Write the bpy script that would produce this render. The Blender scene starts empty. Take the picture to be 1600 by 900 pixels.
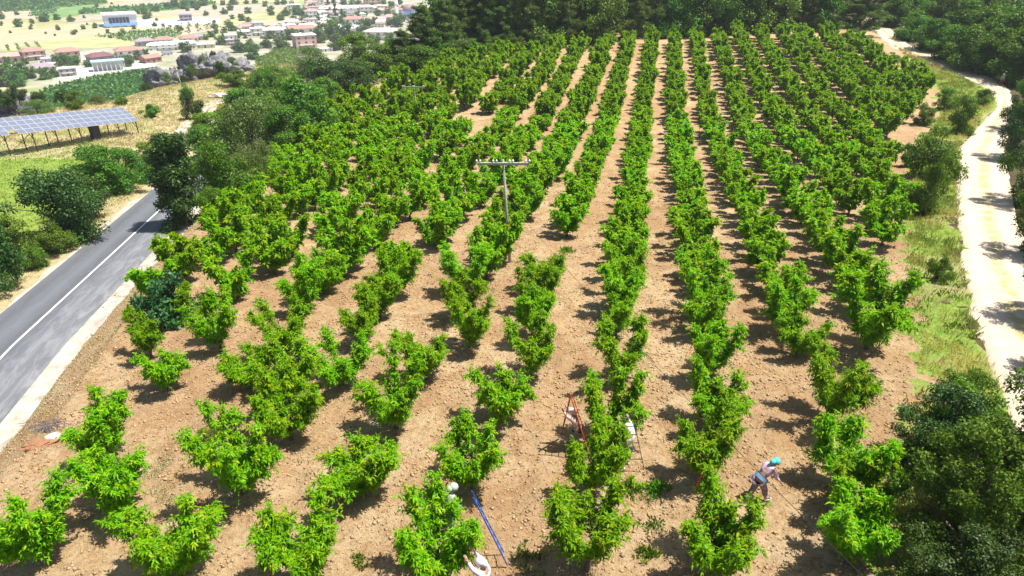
import bpy, math, random
import numpy as np
from mathutils import Vector, Matrix
R = math.radians
sc = bpy.context.scene
COL = sc.collection
# ------------------------------------------------------------------ camera, sky, sun
F = 1081.0; PIT = R(27); CH = 15.0
cam = bpy.data.cameras.new('camera'); cam.sensor_width = 36; cam.lens = F/1600*36; cam.clip_end = 20000; cam.clip_start = .1
co = bpy.data.objects.new('camera', cam); co.location = (0, 0, CH); co.rotation_euler = (R(90)-PIT, 0, 0); COL.objects.link(co); sc.camera = co
SUN_EL = R(67); SUN_AZ = R(88)          # azimuth measured from +Y towards +X
world = bpy.data.worlds.new('World'); sc.world = world; world.use_nodes = True
wn = world.node_tree; sky = wn.nodes.new('ShaderNodeTexSky'); sky.sky_type = 'NISHITA'; sky.sun_disc = False
sky.sun_elevation = SUN_EL; sky.sun_rotation = SUN_AZ; sky.air_density = 1.0; sky.dust_density = 1.5
wn.links.new(sky.outputs[0], wn.nodes['Background'].inputs[0]); wn.nodes['Background'].inputs[1].default_value = .072
sl = bpy.data.lights.new('sun', 'SUN'); sl.energy = 5.0; sl.angle = R(.5); sl.color = (1, .955, .88)
so = bpy.data.objects.new('sun', sl); COL.objects.link(so)
sd = Vector((math.sin(SUN_AZ)*math.cos(SUN_EL), math.cos(SUN_AZ)*math.cos(SUN_EL), math.sin(SUN_EL)))
so.rotation_euler = (-sd).to_track_quat('-Z', 'Y').to_euler()
sc.view_settings.view_transform = 'Standard'; sc.view_settings.look = 'None'; sc.view_settings.gamma = 1; sc.view_settings.exposure = .78
try: sc.view_settings.use_curve_mapping = False
except Exception: pass
sc.cycles.max_bounces = 6; sc.cycles.transparent_max_bounces = 6; sc.cycles.volume_bounces = 0

# ------------------------------------------------------------------ helpers
rng = np.random.default_rng(7); random.seed(7)
def unit(v): return v/np.maximum(np.linalg.norm(v, axis=-1, keepdims=True), 1e-9)
def hash2(i, j, s):
    n = (i*374761393 + j*668265263 + s*1442695041) & 0xffffffff
    n = ((n ^ (n >> 13))*1274126177) & 0xffffffff
    return ((n ^ (n >> 16)) & 0xffff)/65535.0
def vnoise(x, y, s=0):
    x = np.asarray(x, float); y = np.asarray(y, float)
    i = np.floor(x).astype(np.int64); j = np.floor(y).astype(np.int64); fx = x-i; fy = y-j
    fx = fx*fx*(3-2*fx); fy = fy*fy*(3-2*fy)
    a = hash2(i, j, s); b = hash2(i+1, j, s); c = hash2(i, j+1, s); d = hash2(i+1, j+1, s)
    return (a*(1-fx)+b*fx)*(1-fy)+(c*(1-fx)+d*fx)*fy
def sstep(a, b, x): t = np.clip((np.asarray(x, float)-a)/(b-a), 0, 1); return t*t*(3-2*t)
def inpoly(X, Y, poly):
    X = np.asarray(X, float); Y = np.asarray(Y, float); r = np.zeros(X.shape, bool); n = len(poly)
    for k in range(n):
        x0, y0 = poly[k]; x1, y1 = poly[(k+1) % n]
        if y0 == y1: continue
        c = ((y0 > Y) != (y1 > Y)) & (X < (x1-x0)*(Y-y0)/(y1-y0)+x0)
        r ^= c
    return r
def mesh(name, V, Fq, mats=(), attrs=None, smooth=False, mi=None):
    V = np.asarray(V, np.float32); m = bpy.data.meshes.new(name)
    m.vertices.add(len(V)); m.vertices.foreach_set('co', V.ravel())
    Fq = [np.asarray(f, np.int32) for f in (Fq if isinstance(Fq, list) and len(Fq) and hasattr(Fq[0], 'shape') else [np.asarray(Fq, np.int32)])]
    Fq = [f for f in Fq if len(f)]
    nl = sum(f.size for f in Fq); nf = sum(len(f) for f in Fq)
    m.loops.add(nl); m.loops.foreach_set('vertex_index', np.concatenate([f.ravel() for f in Fq]))
    st = []; o = 0
    for f in Fq: st.append(o+np.arange(len(f))*f.shape[1]); o += f.size
    m.polygons.add(nf); m.polygons.foreach_set('loop_start', np.concatenate(st).astype(np.int32))
    if mi is not None: m.polygons.foreach_set('material_index', np.asarray(mi, np.int32))
    for a in mats: m.materials.append(a)
    for k, v in (attrs or {}).items():
        v = np.asarray(v, np.float32)
        if v.ndim == 1: at = m.attributes.new(k, 'FLOAT', 'POINT'); at.data.foreach_set('value', v)
        else: at = m.attributes.new(k, 'FLOAT_COLOR', 'POINT'); at.data.foreach_set('color', v.ravel())
    if smooth: m.polygons.foreach_set('use_smooth', np.ones(nf, bool))
    m.update(calc_edges=True); return m
def tag(o, label=None, cat=None, group=None, kind=None):
    if label: o['label'] = label
    if cat: o['category'] = cat
    if group: o['group'] = group
    if kind: o['kind'] = kind
    return o
def link(name, me, parent=None, loc=None, rot=None, scale=None):
    o = bpy.data.objects.new(name, me); COL.objects.link(o)
    if parent: o.parent = parent
    if loc is not None: o.location = loc
    if rot is not None: o.rotation_euler = rot
    if scale is not None: o.scale = scale
    return o
def thing(name, label, cat, loc=(0, 0, 0), rz=0, group=None, scale=(1, 1, 1)):
    o = link(name, None, None, loc, (0, 0, rz), scale); o.empty_display_size = .2
    return tag(o, label, cat, group)
class MB:                                   # collects geometry of one mesh
    def __init__(s): s.V = []; s.F = []; s.n = 0
    def add(s, V, Fc):
        V = np.asarray(V, float); s.V.append(V)
        for f in Fc: s.F.append([i+s.n for i in f])
        s.n += len(V); return s
    def box(s, a, b, M=None):
        x0, y0, z0 = a; x1, y1, z1 = b
        V = np.array([(x0,y0,z0),(x1,y0,z0),(x1,y1,z0),(x0,y1,z0),(x0,y0,z1),(x1,y0,z1),(x1,y1,z1),(x0,y1,z1)], float)
        return s.add(V, [(0,3,2,1),(4,5,6,7),(0,1,5,4),(1,2,6,5),(2,3,7,6),(3,0,4,7)])
    def bar(s, p, q, w, d=None, up=(0, 0, 1)):
        d = d or w; p = np.array(p, float); q = np.array(q, float); t = unit(q-p); up = np.array(up, float)
        if abs(t@up) > .95: up = np.array((1., 0, 0))
        a = unit(np.cross(t, up)); b = np.cross(a, t)
        V = [r+a*i*w/2+b*j*d/2 for r in (p, q) for i, j in ((-1,-1),(1,-1),(1,1),(-1,1))]
        return s.add(V, [(3,2,1,0),(4,5,6,7),(0,1,5,4),(1,2,6,5),(2,3,7,6),(3,0,4,7)])
    def tube(s, pts, rad, n=6, cap=True):
        V, Q = tubes([(pts, rad)], n); s.V.append(V); 
        for f in Q: s.F.append([int(i)+s.n for i in f])
        if cap:
            s.F.append([s.n+i for i in range(n)][::-1]); s.F.append([s.n+len(V)-n+i for i in range(n)])
        s.n += len(V); return s
    def ball(s, c, r, seg=8, rings=5, zc=-1.0):
        r = np.array(r if hasattr(r, '__len__') else (r, r, r), float); V = []; Fc = []
        for i in range(rings+1):
            ph = math.acos(max(-1, min(1, 1-(1-zc)*i/rings)))
            for j in range(seg): a = 2*math.pi*j/seg; V.append((math.sin(ph)*math.cos(a), math.sin(ph)*math.sin(a), math.cos(ph)))
        for i in range(rings):
            for j in range(seg): Fc.append((i*seg+j, (i+1)*seg+j, (i+1)*seg+(j+1) % seg, i*seg+(j+1) % seg))
        return s.add(np.array(V)*r+np.array(c), Fc)
    def me(s, name, mats=(), smooth=False):
        m = bpy.data.meshes.new(name); m.from_pydata(np.concatenate(s.V).tolist(), [], s.F)
        for a in mats: m.materials.append(a)
        if smooth: m.polygons.foreach_set('use_smooth', np.ones(len(m.polygons), bool))
        m.update(); return m
    def build(s, name, mat, parent=None, smooth=False, **k): return link(name, s.me(name, [mat], smooth), parent, **k)
def tubes(paths, n=5):
    V = []; Q = []; o = 0; ang = np.arange(n)*2*math.pi/n
    for pts, rad in paths:
        pts = np.asarray(pts, float); m = len(pts); rad = np.broadcast_to(rad, m)
        T = np.gradient(pts, axis=0) if m > 2 else np.repeat((pts[1:]-pts[:1]), 2, 0); T = unit(T)
        up = np.where(np.abs(T[:, 2:3]) > .9, [[1., 0, 0]], [[0, 0, 1.]])
        A = unit(np.cross(T, up)); B = np.cross(T, A)
        for k in range(m): V.append(pts[k]+rad[k]*(np.cos(ang)[:, None]*A[k]+np.sin(ang)[:, None]*B[k]))
        for k in range(m-1):
            for j in range(n): Q.append((o+k*n+j, o+k*n+(j+1) % n, o+(k+1)*n+(j+1) % n, o+(k+1)*n+j))
        o += m*n
    return np.concatenate(V), np.array(Q, np.int32)
def leafquads(P, D, Nn, L, W, fold=.25, droop=0.15):
    D = unit(D); S = unit(np.cross(D, Nn)); N2 = np.cross(S, D); L = L[:, None]; W = W[:, None]
    V = np.stack([P, P+.45*L*D+S*W*.5+N2*W*fold, P+L*D-np.array([0, 0, 1.])*L*droop, P+.45*L*D-S*W*.5+N2*W*fold], 1)
    n = len(P); return V.reshape(-1, 3), np.arange(4*n, dtype=np.int32).reshape(n, 4)
def rdir(n, r): v = r.normal(size=(n, 3)); return unit(v)

# ------------------------------------------------------------------ node materials
def newmat(name):
    m = bpy.data.materials.new(name); m.use_nodes = True; nt = m.node_tree; return m, nt, nt.nodes['Principled BSDF']
def nd(nt, t, **k):
    n = nt.nodes.new(t)
    for a, b in k.items(): setattr(n, a, b)
    return n
def sock(nt, node_in, v):
    if isinstance(v, bpy.types.NodeSocket): nt.links.new(v, node_in)
    else: node_in.default_value = v if not (isinstance(v, tuple) and len(v) == 3 and node_in.type == 'RGBA') else (*v, 1)
def noise(nt, scale, detail=4, rough=.6, vec=None, dist=0):
    n = nd(nt, 'ShaderNodeTexNoise'); n.inputs['Scale'].default_value = scale; n.inputs['Detail'].default_value = detail
    n.inputs['Roughness'].default_value = rough; n.inputs['Distortion'].default_value = dist
    if vec is not None: nt.links.new(vec, n.inputs['Vector'])
    return n.outputs['Fac']
def ramp(nt, fac, stops):
    n = nd(nt, 'ShaderNodeValToRGB'); e = n.color_ramp.elements
    while len(e) > len(stops): e.remove(e[-1])
    while len(e) < len(stops): e.new(.5)
    for i, (p, c) in enumerate(stops): e[i].position = p; e[i].color = (*c, 1) if hasattr(c, '__len__') else (c, c, c, 1)
    nt.links.new(fac, n.inputs[0]); return n.outputs[0]
def mixc(nt, f, a, b, mode='MIX'):
    n = nd(nt, 'ShaderNodeMix', data_type='RGBA', blend_type=mode); sock(nt, n.inputs[0], f); sock(nt, n.inputs[6], a); sock(nt, n.inputs[7], b); return n.outputs[2]
def mth(nt, op, a, b=0.0, c=None):
    n = nd(nt, 'ShaderNodeMath', operation=op); sock(nt, n.inputs[0], a); sock(nt, n.inputs[1], b)
    if c is not None: sock(nt, n.inputs[2], c)
    return n.outputs[0]
def bump(nt, bs, h, st=.5, dist=.1):
    b = nd(nt, 'ShaderNodeBump'); b.inputs['Strength'].default_value = st; b.inputs['Distance'].default_value = dist
    nt.links.new(h, b.inputs['Height']); nt.links.new(b.outputs[0], bs.inputs['Normal'])
def objco(nt): return nd(nt, 'ShaderNodeTexCoord').outputs['Object']
def plain(name, c, rough=.7, metal=0, var=.25, scale=6, bmp=.2):
    m, nt, b = newmat(name); f = noise(nt, scale, 5, .65, objco(nt))
    c2 = tuple(x*(1-var) for x in c); c3 = tuple(min(1, x*(1+var*.6)) for x in c)
    nt.links.new(ramp(nt, f, [(.3, c2), (.7, c3)]), b.inputs['Base Color']); b.inputs['Roughness'].default_value = rough; b.inputs['Metallic'].default_value = metal
    if bmp: bump(nt, b, f, bmp, .02)
    return m
def objcol(name, rough=.8, scale=1.5, var=.2):       # base colour comes from the object's own colour
    m, nt, b = newmat(name); oi = nd(nt, 'ShaderNodeObjectInfo'); f = noise(nt, scale, 4, .6, objco(nt))
    nt.links.new(mixc(nt, 1.0, oi.outputs['Color'], ramp(nt, f, [(.3, 1-var), (.7, 1.0)]), 'MULTIPLY'), b.inputs['Base Color'])
    b.inputs['Roughness'].default_value = rough; return m
def leafmat(name, dark, mid, young, trans=.3, rough=.5, spec=.35, hue=.05):
    m, nt, b = newmat(name)
    lv = nd(nt, 'ShaderNodeAttribute', attribute_name='lv').outputs['Fac']; lt = nd(nt, 'ShaderNodeAttribute', attribute_name='lt').outputs['Fac']
    c = ramp(nt, lv, [(0, dark), (.55, mid), (1, tuple(min(1, x*1.35) for x in mid))])
    c = mixc(nt, lt, c, young)
    oi = nd(nt, 'ShaderNodeObjectInfo').outputs['Random']
    h = nd(nt, 'ShaderNodeHueSaturation'); nt.links.new(c, h.inputs['Color'])
    nt.links.new(mth(nt, 'MULTIPLY_ADD', oi, hue, .5-hue/2), h.inputs['Hue']); nt.links.new(mth(nt, 'MULTIPLY_ADD', oi, .3, .86), h.inputs['Value'])
    c = h.outputs[0]
    nt.links.new(c, b.inputs['Base Color']); b.inputs['Roughness'].default_value = rough
    b.inputs['Specular IOR Level'].default_value = spec
    t = nd(nt, 'ShaderNodeBsdfTranslucent'); nt.links.new(mixc(nt, 1.0, c, (1.0, 1.0, .55), 'MULTIPLY'), t.inputs[0])
    mx = nd(nt, 'ShaderNodeMixShader'); mx.inputs[0].default_value = trans
    nt.links.new(b.outputs[0], mx.inputs[1]); nt.links.new(t.outputs[0], mx.inputs[2]); nt.links.new(mx.outputs[0], nt.nodes['Material Output'].inputs[0]); return m

M = {}
M['peach_leaf'] = leafmat('peach_leaf', (.04, .135, .002), (.165, .395, .002), (.45, .50, .01), .42, spec=.2, hue=.02)
M['bark'] = plain('bark', (.15, .11, .085), .9, var=.4, scale=14, bmp=.6)
M['broad_leaf'] = leafmat('broad_leaf', (.035, .11, .008), (.11, .235, .014), (.21, .32, .02), .33)
M['bright_leaf'] = leafmat('bright_leaf', (.06, .15, .008), (.13, .25, .015), (.3, .34, .03), .32)
M['dark_leaf'] = leafmat('dark_leaf', (.018, .048, .008), (.05, .105, .014), (.10, .16, .02), .2)
M['olive_leaf'] = leafmat('olive_leaf', (.055, .11, .022), (.125, .20, .04), (.22, .28, .06), .25)
M['forest_leaf'] = leafmat('forest_leaf', (.03, .085, .010), (.095, .19, .018), (.20, .30, .03), .28, spec=.15)
M['needle'] = leafmat('pine_needle', (.05, .10, .018), (.12, .20, .035), (.20, .28, .06), .3)
M['fig_leaf'] = leafmat('fig_leaf', (.025, .075, .02), (.055, .14, .04), (.1, .2, .06), .25)
M['broom_leaf'] = leafmat('yellow_shrub_leaf', (.2, .2, .01), (.42, .38, .015), (.55, .45, .02), .3)
M['vine_leaf'] = leafmat('field_leaf', (.035, .12, .01), (.06, .19, .015), (.12, .27, .03), .25)
M['grass'] = leafmat('grass_blade', (.12, .18, .03), (.24, .30, .06), (.62, .50, .20), .3, hue=.02)
M['meadow'] = leafmat('meadow_blade', (.13, .24, .03), (.24, .38, .06), (.55, .50, .18), .3, hue=.02)
M['drygrass'] = leafmat('dry_grass_blade', (.36, .30, .15), (.52, .43, .23), (.26, .31, .09), .3, hue=.02)

# ------------------------------------------------------------------ terrain
VZ = -65.0
def ip(y, tab): t = np.array(tab, float); return np.interp(y, t[:, 0], t[:, 1])
def x_top(y): return ip(y, [(0, -15), (20, -16.2), (40, -20.3), (60, -22.3), (90, -25), (112, -14), (150, -5), (250, 0)])
_zy = np.arange(0, 401, 1.0); _zz = np.interp(_zy, [0, 18, 30, 44, 62, 80, 95, 110, 125, 150, 400], [0, 0, -.8, -2.1, -3.9, -4.7, -4.1, -2.7, -1.6, -.8, -.8])
for _ in range(3): _zz = np.convolve(np.pad(_zz, 6, 'edge'), np.ones(13)/13, 'valid')
def z_base(y): return np.interp(y, _zy, _zz-_zz[0])
def x_road(y): return ip(y, [(-60, -14.5), (0, -24.2), (33.4, -29.2), (63.6, -33.2), (91, -37), (130, -40.5), (175, -44), (260, -60)])
def z_low(y): return ip(y, [(0, -6.4), (35, -6.5), (65, -8), (100, -9.8), (150, -12.2), (200, -13)])
EDGE = np.array([(-400, 60), (-140, 86), (-84, 97), (-75, 103), (-68, 118), (-66, 140), (-60, 160), (-45, 176), (-28, 162), (-15, 160), (5, 178), (60, 240), (400, 320)], float)
def edge_d(X, Y):
    X = np.asarray(X, float); Y = np.asarray(Y, float); best = np.full(X.shape, 1e9); sg = np.ones(X.shape)
    for (x0, y0), (x1, y1) in zip(EDGE[:-1], EDGE[1:]):
        dx, dy = x1-x0, y1-y0; t = np.clip(((X-x0)*dx+(Y-y0)*dy)/(dx*dx+dy*dy), 0, 1)
        ex, ey = X-(x0+t*dx), Y-(y0+t*dy); d = np.hypot(ex, ey); s = np.where(dx*ey-dy*ex > 0, 1, -1)
        m = d < best; best = np.where(m, d, best); sg = np.where(m, s, sg)
    return best*sg
def ground(X, Y, rough=True):
    X = np.asarray(X, float); Y = np.asarray(Y, float)
    zl = z_low(Y); xr = x_road(Y); xt = x_top(Y); a = xr+4.4
    t = np.clip((X-a)/np.maximum(xt-a, 3), 0, 1); t = t+.06*np.sin(t*2*math.pi)
    z = zl*(1-t)+z_base(Y)*t
    left = np.clip(xr-4.5-X, 0, 60); z = z+sstep(0, 12, left)*.7 + (sstep(4, 40, left)*(vnoise(X/22, Y/22, 3)-.5)*3.0)
    z = z+sstep(60, 110, Y)*sstep(-14, -60, X)*(vnoise(X/14, Y/14, 5)-.5)*1.5
    d = edge_d(X, Y); k = sstep(-6, 105, d); z = z*(1-k)+VZ*k
    far = d > 108; z = np.where(far, VZ, z)
    if rough:
        on = (~far)
        offroad = sstep(3.8, 5.5, np.abs(X-xr))*np.where(trackmask(X, Y), 0, 1)
        z = z+on*offroad*((vnoise(X/1.7, Y/1.7, 11)-.5)*.17+(vnoise(X/.75, Y/.75, 14)-.5)*.09+(vnoise(X/.42, Y/.42, 12)-.5)*.085+(vnoise(X/.24, Y/.24, 13)-.5)*.08)
    return z
_TR = []
def trackmask(X, Y):
    return inpoly(X, Y, _TR) if len(_TR) else np.zeros(np.shape(X), bool)
def ray(px, py):
    a = (px-800)/F; b = (450-py)/F; return np.array([a, math.cos(PIT)+b*math.sin(PIT), -math.sin(PIT)+b*math.cos(PIT)])
def W(px, py, z=None):
    d = ray(px, py); o = np.array([0, 0, CH])
    if z is not None: return o+d*(z-CH)/d[2]
    t = np.concatenate([np.arange(10, 160, .25), np.arange(160, 1500, 2.)]); p = o+t[:, None]*d; g = ground(p[:, 0], p[:, 1], False)
    k = np.argmax(p[:, 2] <= g)
    if p[k, 2] > g[k]: return o+d*(VZ-CH)/d[2]
    q = p[k].copy(); q[2] = g[k]; return q
def top_h(p, py):                      # height above ground point p whose top shows at picture row py
    d = ray(800, py); y = p[1]; return CH + d[2]/d[1]*y - p[2]
def depth(p): return p[1]*math.cos(PIT)+(CH-p[2])*math.sin(PIT)
def proj(X, Y, Z):
    dz = CH-Z; dep = Y*math.cos(PIT)+dz*math.sin(PIT); return 800+F*X/dep, 450+F*(dz*math.cos(PIT)-Y*math.sin(PIT))/dep
def PW(pts, z=None): return [tuple(W(x, y, z)[:2]) for x, y in pts]

TL = [(1345, 28), (1358, 37), (1380, 62), (1400, 78), (1450, 98), (1500, 118), (1545, 139), (1555, 150), (1560, 165), (1528, 200), (1500, 228), (1496, 280), (1503, 350), (1508, 420), (1522, 500), (1545, 575), (1575, 650), (1625, 760)]
TRr = [(1372, 28), (1386, 40), (1408, 62), (1425, 73), (1465, 88), (1512, 106), (1562, 128), (1575, 140), (1580, 150), (1578, 190), (1570, 228), (1578, 280), (1592, 350), (1612, 420), (1650, 500), (1690, 575), (1740, 650), (1800, 760)]
def resamp(p, n):
    p = np.array(p); s = np.r_[0, np.cumsum(np.hypot(*np.diff(p, axis=0).T))]; t = np.linspace(0, s[-1], n); return np.c_[np.interp(t, s, p[:, 0]), np.interp(t, s, p[:, 1])]
NT = 160
tl = np.array(PW(TL)); tr = np.array(PW(TRr))
kk = np.linspace(0, len(TL)-1, NT)
tl = np.c_[np.interp(kk, range(len(TL)), tl[:, 0]), np.interp(kk, range(len(TL)), tl[:, 1])]; tr = np.c_[np.interp(kk, range(len(TL)), tr[:, 0]), np.interp(kk, range(len(TL)), tr[:, 1])]
_TR = [tuple(p) for p in tl]+[tuple(p) for p in tr[::-1]]

def grow(a, b, s, g, lim):
    r = []; x = b
    while x < lim: s *= g; x += s; r.append(x)
    return r
xs = np.arange(-19, 17.01, .13); ys = np.r_[np.arange(10, 33, .13), np.arange(33, 72, .3)]
xr_ = [17]; s = .13
while xr_[-1] < 60: s = min(s*1.1, .8); xr_.append(xr_[-1]+s)
while xr_[-1] < 5000: s *= 1.16; xr_.append(xr_[-1]+s)
xl_ = [-19]; s = .13
while xl_[-1] > -60: s = min(s*1.06, .6); xl_.append(xl_[-1]-s)
while xl_[-1] > -5000: s *= 1.14; xl_.append(xl_[-1]-s)
yf = [72]; s = .3
while yf[-1] < 260: s = min(s*1.04, 1.6); yf.append(yf[-1]+s)
while yf[-1] < 5000: s *= 1.14; yf.append(yf[-1]+s)
yb = [10]; s = .2
while yb[-1] > -60: s *= 1.2; yb.append(yb[-1]-s)
gx = np.array(xl_[::-1][:-1]+list(xs[:-1])+xr_); gy = np.array(yb[::-1][:-1]+list(ys[:-1])+yf)
GX, GY = np.meshgrid(gx, gy); GZ = ground(GX, GY)
GZ = np.where(trackmask(GX, GY), GZ-.05, GZ); GZ = np.where(np.abs(GX-x_road(GY)) < 4.2, GZ-.06, GZ)
ORCH_PX = [(-120, 960), (60, 820), (120, 660), (200, 535), (258, 452), (300, 388), (335, 345), (415, 285), (455, 240), (500, 190), (600, 143), (690, 109), (780, 91), (860, 83), (940, 72), (1060, 66), (1180, 60), (1290, 60), (1380, 94), (1425, 122), (1448, 142), (1446, 170), (1400, 210), (1385, 262), (1400, 300), (1412, 340), (1385, 420), (1418, 500), (1400, 600), (1378, 690), (1390, 800), (1390, 960)]
ORCH = PW(ORCH_PX)
def zone(X, Y):
    wx = (vnoise(X/1.4, Y/1.4, 41)-.5)*2.6+(vnoise(X/.5, Y/.5, 42)-.5)*1.2; X0 = X; X = X+wx*(np.abs(X-x_road(Y)-1) > 5); Y = Y+(vnoise(X/1.6, Y/1.6, 43)-.5)*2.
    xr = x_road(Y); soil = np.zeros(X.shape); green = np.zeros(X.shape); dry = np.zeros(X.shape)
    near = edge_d(X, Y) < 8
    s = X-xr; soil = np.where((s > 3) & (X < x_top(Y)+3) & (Y < 58), 1., soil)      # embankment
    dry = np.where((s > 3) & (s < 6.5) & (Y < 70), .55, dry)
    soil = np.where(inpoly(X, Y, PW([(-200, 1000), (40, 800), (90, 650), (180, 500), (215, 430), (290, 340), (330, 315), (415, 262), (450, 215), (505, 160), (600, 125), (690, 88), (780, 70), (860, 62), (940, 52), (1060, 46), (1180, 40), (1290, 38), (1360, 50), (1430, 80), (1470, 112), (1500, 170), (1440, 215), (1425, 262), (1410, 340), (1410, 420), (1440, 500), (1445, 600), (1420, 690), (1420, 800), (1440, 1000)])), 1, soil)
    verge = inpoly(X, Y, PW([(1420, 1000), (1395, 760), (1400, 700), (1430, 600), (1432, 500), (1405, 430), (1415, 340), (1420, 262), (1440, 215), (1470, 170), (1455, 112), (1430, 84), (1390, 60), (1395, 58), (1460, 92), (1550, 135), (1570, 160), (1500, 230), (1500, 280), (1506, 400), (1530, 520), (1600, 700), (1700, 1000)]))
    g = vnoise(X/2.2, Y/2.2, 21)
    green = np.where(verge, .35+.9*g, green); dry = np.where(verge, .9, dry); soil = np.where(verge, soil*.3, soil)
    med = (s < -4) & (Y < 78) & (X > -110); green = np.where(med, .55+.5*g, green); dry = np.where(med, .8, dry)
    bank = (s < -3) & (s > -7.5) & (Y < 75); dry = np.where(bank, .8, dry); green = np.where(bank, .25*g, green); soil = np.where(bank, .6, soil)
    hill = (Y >= 78) & (X < x_road(Y)+12) & near; dry = np.where(hill, 1, dry); green = np.where(hill, .12+.35*(g > .6), green)
    r2 = (Y >= 100) & (X > -32) & ~inpoly(X, Y, ORCH); dry = np.where(r2 & near, .35, dry)
    return np.stack([soil, green, dry, np.where(edge_d(X, Y) > 60, 1., 0.)], -1)
Z4 = zone(GX, GY)
ny, nx = GX.shape; I = np.arange(ny*nx).reshape(ny, nx)
Q = np.stack([I[:-1, :-1], I[:-1, 1:], I[1:, 1:], I[1:, :-1]], -1).reshape(-1, 4)
def ground_mat():
    m, nt, b = newmat('ground_cover'); oc = objco(nt)
    z = nd(nt, 'ShaderNodeAttribute', attribute_name='zone'); sp = nd(nt, 'ShaderNodeSeparateColor'); nt.links.new(z.outputs['Color'], sp.inputs[0])
    nA = noise(nt, .9, 6, .65, oc); nB = noise(nt, 7, 6, .7, oc); nC = noise(nt, .12, 4, .6, oc); nD = noise(nt, 2.6, 5, .7, oc)
    soil = ramp(nt, nB, [(.3, (.17, .09, .045)), (.43, (.36, .225, .11)), (.56, (.49, .33, .17)), (.78, (.62, .46, .27))])
    soil = mixc(nt, ramp(nt, nA, [(.4, 0), (.62, .6)]), soil, (.60, .47, .29)); 
    soil = mixc(nt, ramp(nt, nC, [(.44, 0), (.58, .55)]), soil, (.37, .215, .105)); soil = mixc(nt, ramp(nt, noise(nt, .45, 5, .7, oc, 1.), [(.52, 0), (.62, .45)]), soil, (.30, .165, .08))
    green = ramp(nt, nD, [(.3, (.09, .16, .02)), (.45, (.19, .31, .04)), (.6, (.31, .38, .08)), (.75, (.50, .44, .20))])
    dry = ramp(nt, nD, [(.28, (.30, .25, .12)), (.45, (.46, .38, .20)), (.75, (.62, .52, .32))])
    floor = ramp(nt, nA, [(.3, (.06, .05, .03)), (.7, (.14, .12, .06))])
    val = ramp(nt, noise(nt, .012, 4, .5, oc), [(.35, (.34, .33, .14)), (.5, (.50, .43, .26)), (.65, (.20, .28, .11))])
    def th(v, w=.5): return ramp(nt, mth(nt, 'ADD', v, mth(nt, 'MULTIPLY_ADD', nD, w, -w/2)), [(.3, 0), (.65, 1)])
    c = mixc(nt, th(sp.outputs[0], .6), floor, soil); c = mixc(nt, th(sp.outputs[2], .8), c, dry); c = mixc(nt, th(sp.outputs[1], 1.5), c, green)
    c = mixc(nt, z.outputs['Alpha'], c, val)
    nt.links.new(c, b.inputs['Base Color']); b.inputs['Roughness'].default_value = .95; b.inputs['Specular IOR Level'].default_value = .1
    bump(nt, b, mth(nt, 'ADD', mth(nt, 'MULTIPLY', nB, 1.6), mth(nt, 'MULTIPLY', noise(nt, 30, 3, .6, oc), .5)), .9, .12); return m
M['ground'] = ground_mat()
g = link('ground', mesh('ground', np.stack([GX, GY, GZ], -1).reshape(-1, 3), Q, [M['ground']], {'zone': Z4.reshape(-1, 4)}, True)); tag(g, kind='structure')

def strip(name, L, Rr, m, nc=6, dz=.0, zf=None, dip=0):
    L = np.array(L, float); Rr = np.array(Rr, float); n = len(L); t = np.linspace(0, 1, nc+1)
    if dip: t = np.r_[0, .035+.93*t, 1]; nc += 2
    X = L[:, None, 0]*(1-t)+Rr[:, None, 0]*t; Y = L[:, None, 1]*(1-t)+Rr[:, None, 1]*t
    Z = (zf or (lambda a, b: ground(a, b, False)))(X, Y)+dz
    if dip: Z[:, 0] -= dip; Z[:, -1] -= dip
    s = np.r_[0, np.cumsum(np.hypot(*np.diff((L+Rr)/2, axis=0).T))]
    I = np.arange(n*(nc+1)).reshape(n, nc+1); Qs = np.stack([I[:-1, :-1], I[:-1, 1:], I[1:, 1:], I[1:, :-1]], -1).reshape(-1, 4)
    at = {'u': np.tile(t, n), 'v': np.repeat(s, nc+1)}
    o = link(name, mesh(name, np.stack([X, Y, Z], -1).reshape(-1, 3), Qs, [m], at, True)); return tag(o, kind='structure')
def road_mat():
    m, nt, b = newmat('asphalt'); oc = objco(nt); u = nd(nt, 'ShaderNodeAttribute', attribute_name='u').outputs['Fac']; v = nd(nt, 'ShaderNodeAttribute', attribute_name='v').outputs['Fac']
    cb = nd(nt, 'ShaderNodeCombineXYZ'); nt.links.new(mth(nt, 'MULTIPLY', u, 9.), cb.inputs[0]); nt.links.new(mth(nt, 'MULTIPLY', v, .3), cb.inputs[1])
    st = noise(nt, 1.3, 6, .7, cb.outputs[0], .6); fine = noise(nt, 40, 3, .7, oc)
    base = ramp(nt, u, [(0, (.09, .10, .125)), (.12, (.055, .065, .085)), (.3, (.11, .125, .15)), (.44, (.05, .06, .08)), (.56, (.075, .085, .11)), (.72, (.13, .14, .165)), (1, (.11, .12, .145))])
    wear = mth(nt, 'MULTIPLY', ramp(nt, st, [(.42, 0), (.62, 1)]), ramp(nt, u, [(.0, .15), (.5, .1), (.66, .8), (.95, .9)]))
    c = mixc(nt, wear, base, (.27, .28, .30)); c = mixc(nt, .35, c, ramp(nt, fine, [(.3, .03), (.7, .28)]))
    nt.links.new(c, b.inputs['Base Color']); b.inputs['Roughness'].default_value = .85; bump(nt, b, fine, .3, .01); return m
M['asphalt'] = road_mat(); M['gravel'] = plain('pale_gravel', (.52, .455, .37), .95, var=.45, scale=1.1, bmp=.7)
M['paint'] = plain('white_road_paint', (.75, .75, .73), .6, var=.12, scale=20, bmp=0)
ry = np.arange(-50, 200, .8); dxy = np.gradient(x_road(ry), ry)
nxr = 1/np.hypot(1, dxy); nyr = -dxy/np.hypot(1, dxy)
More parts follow.
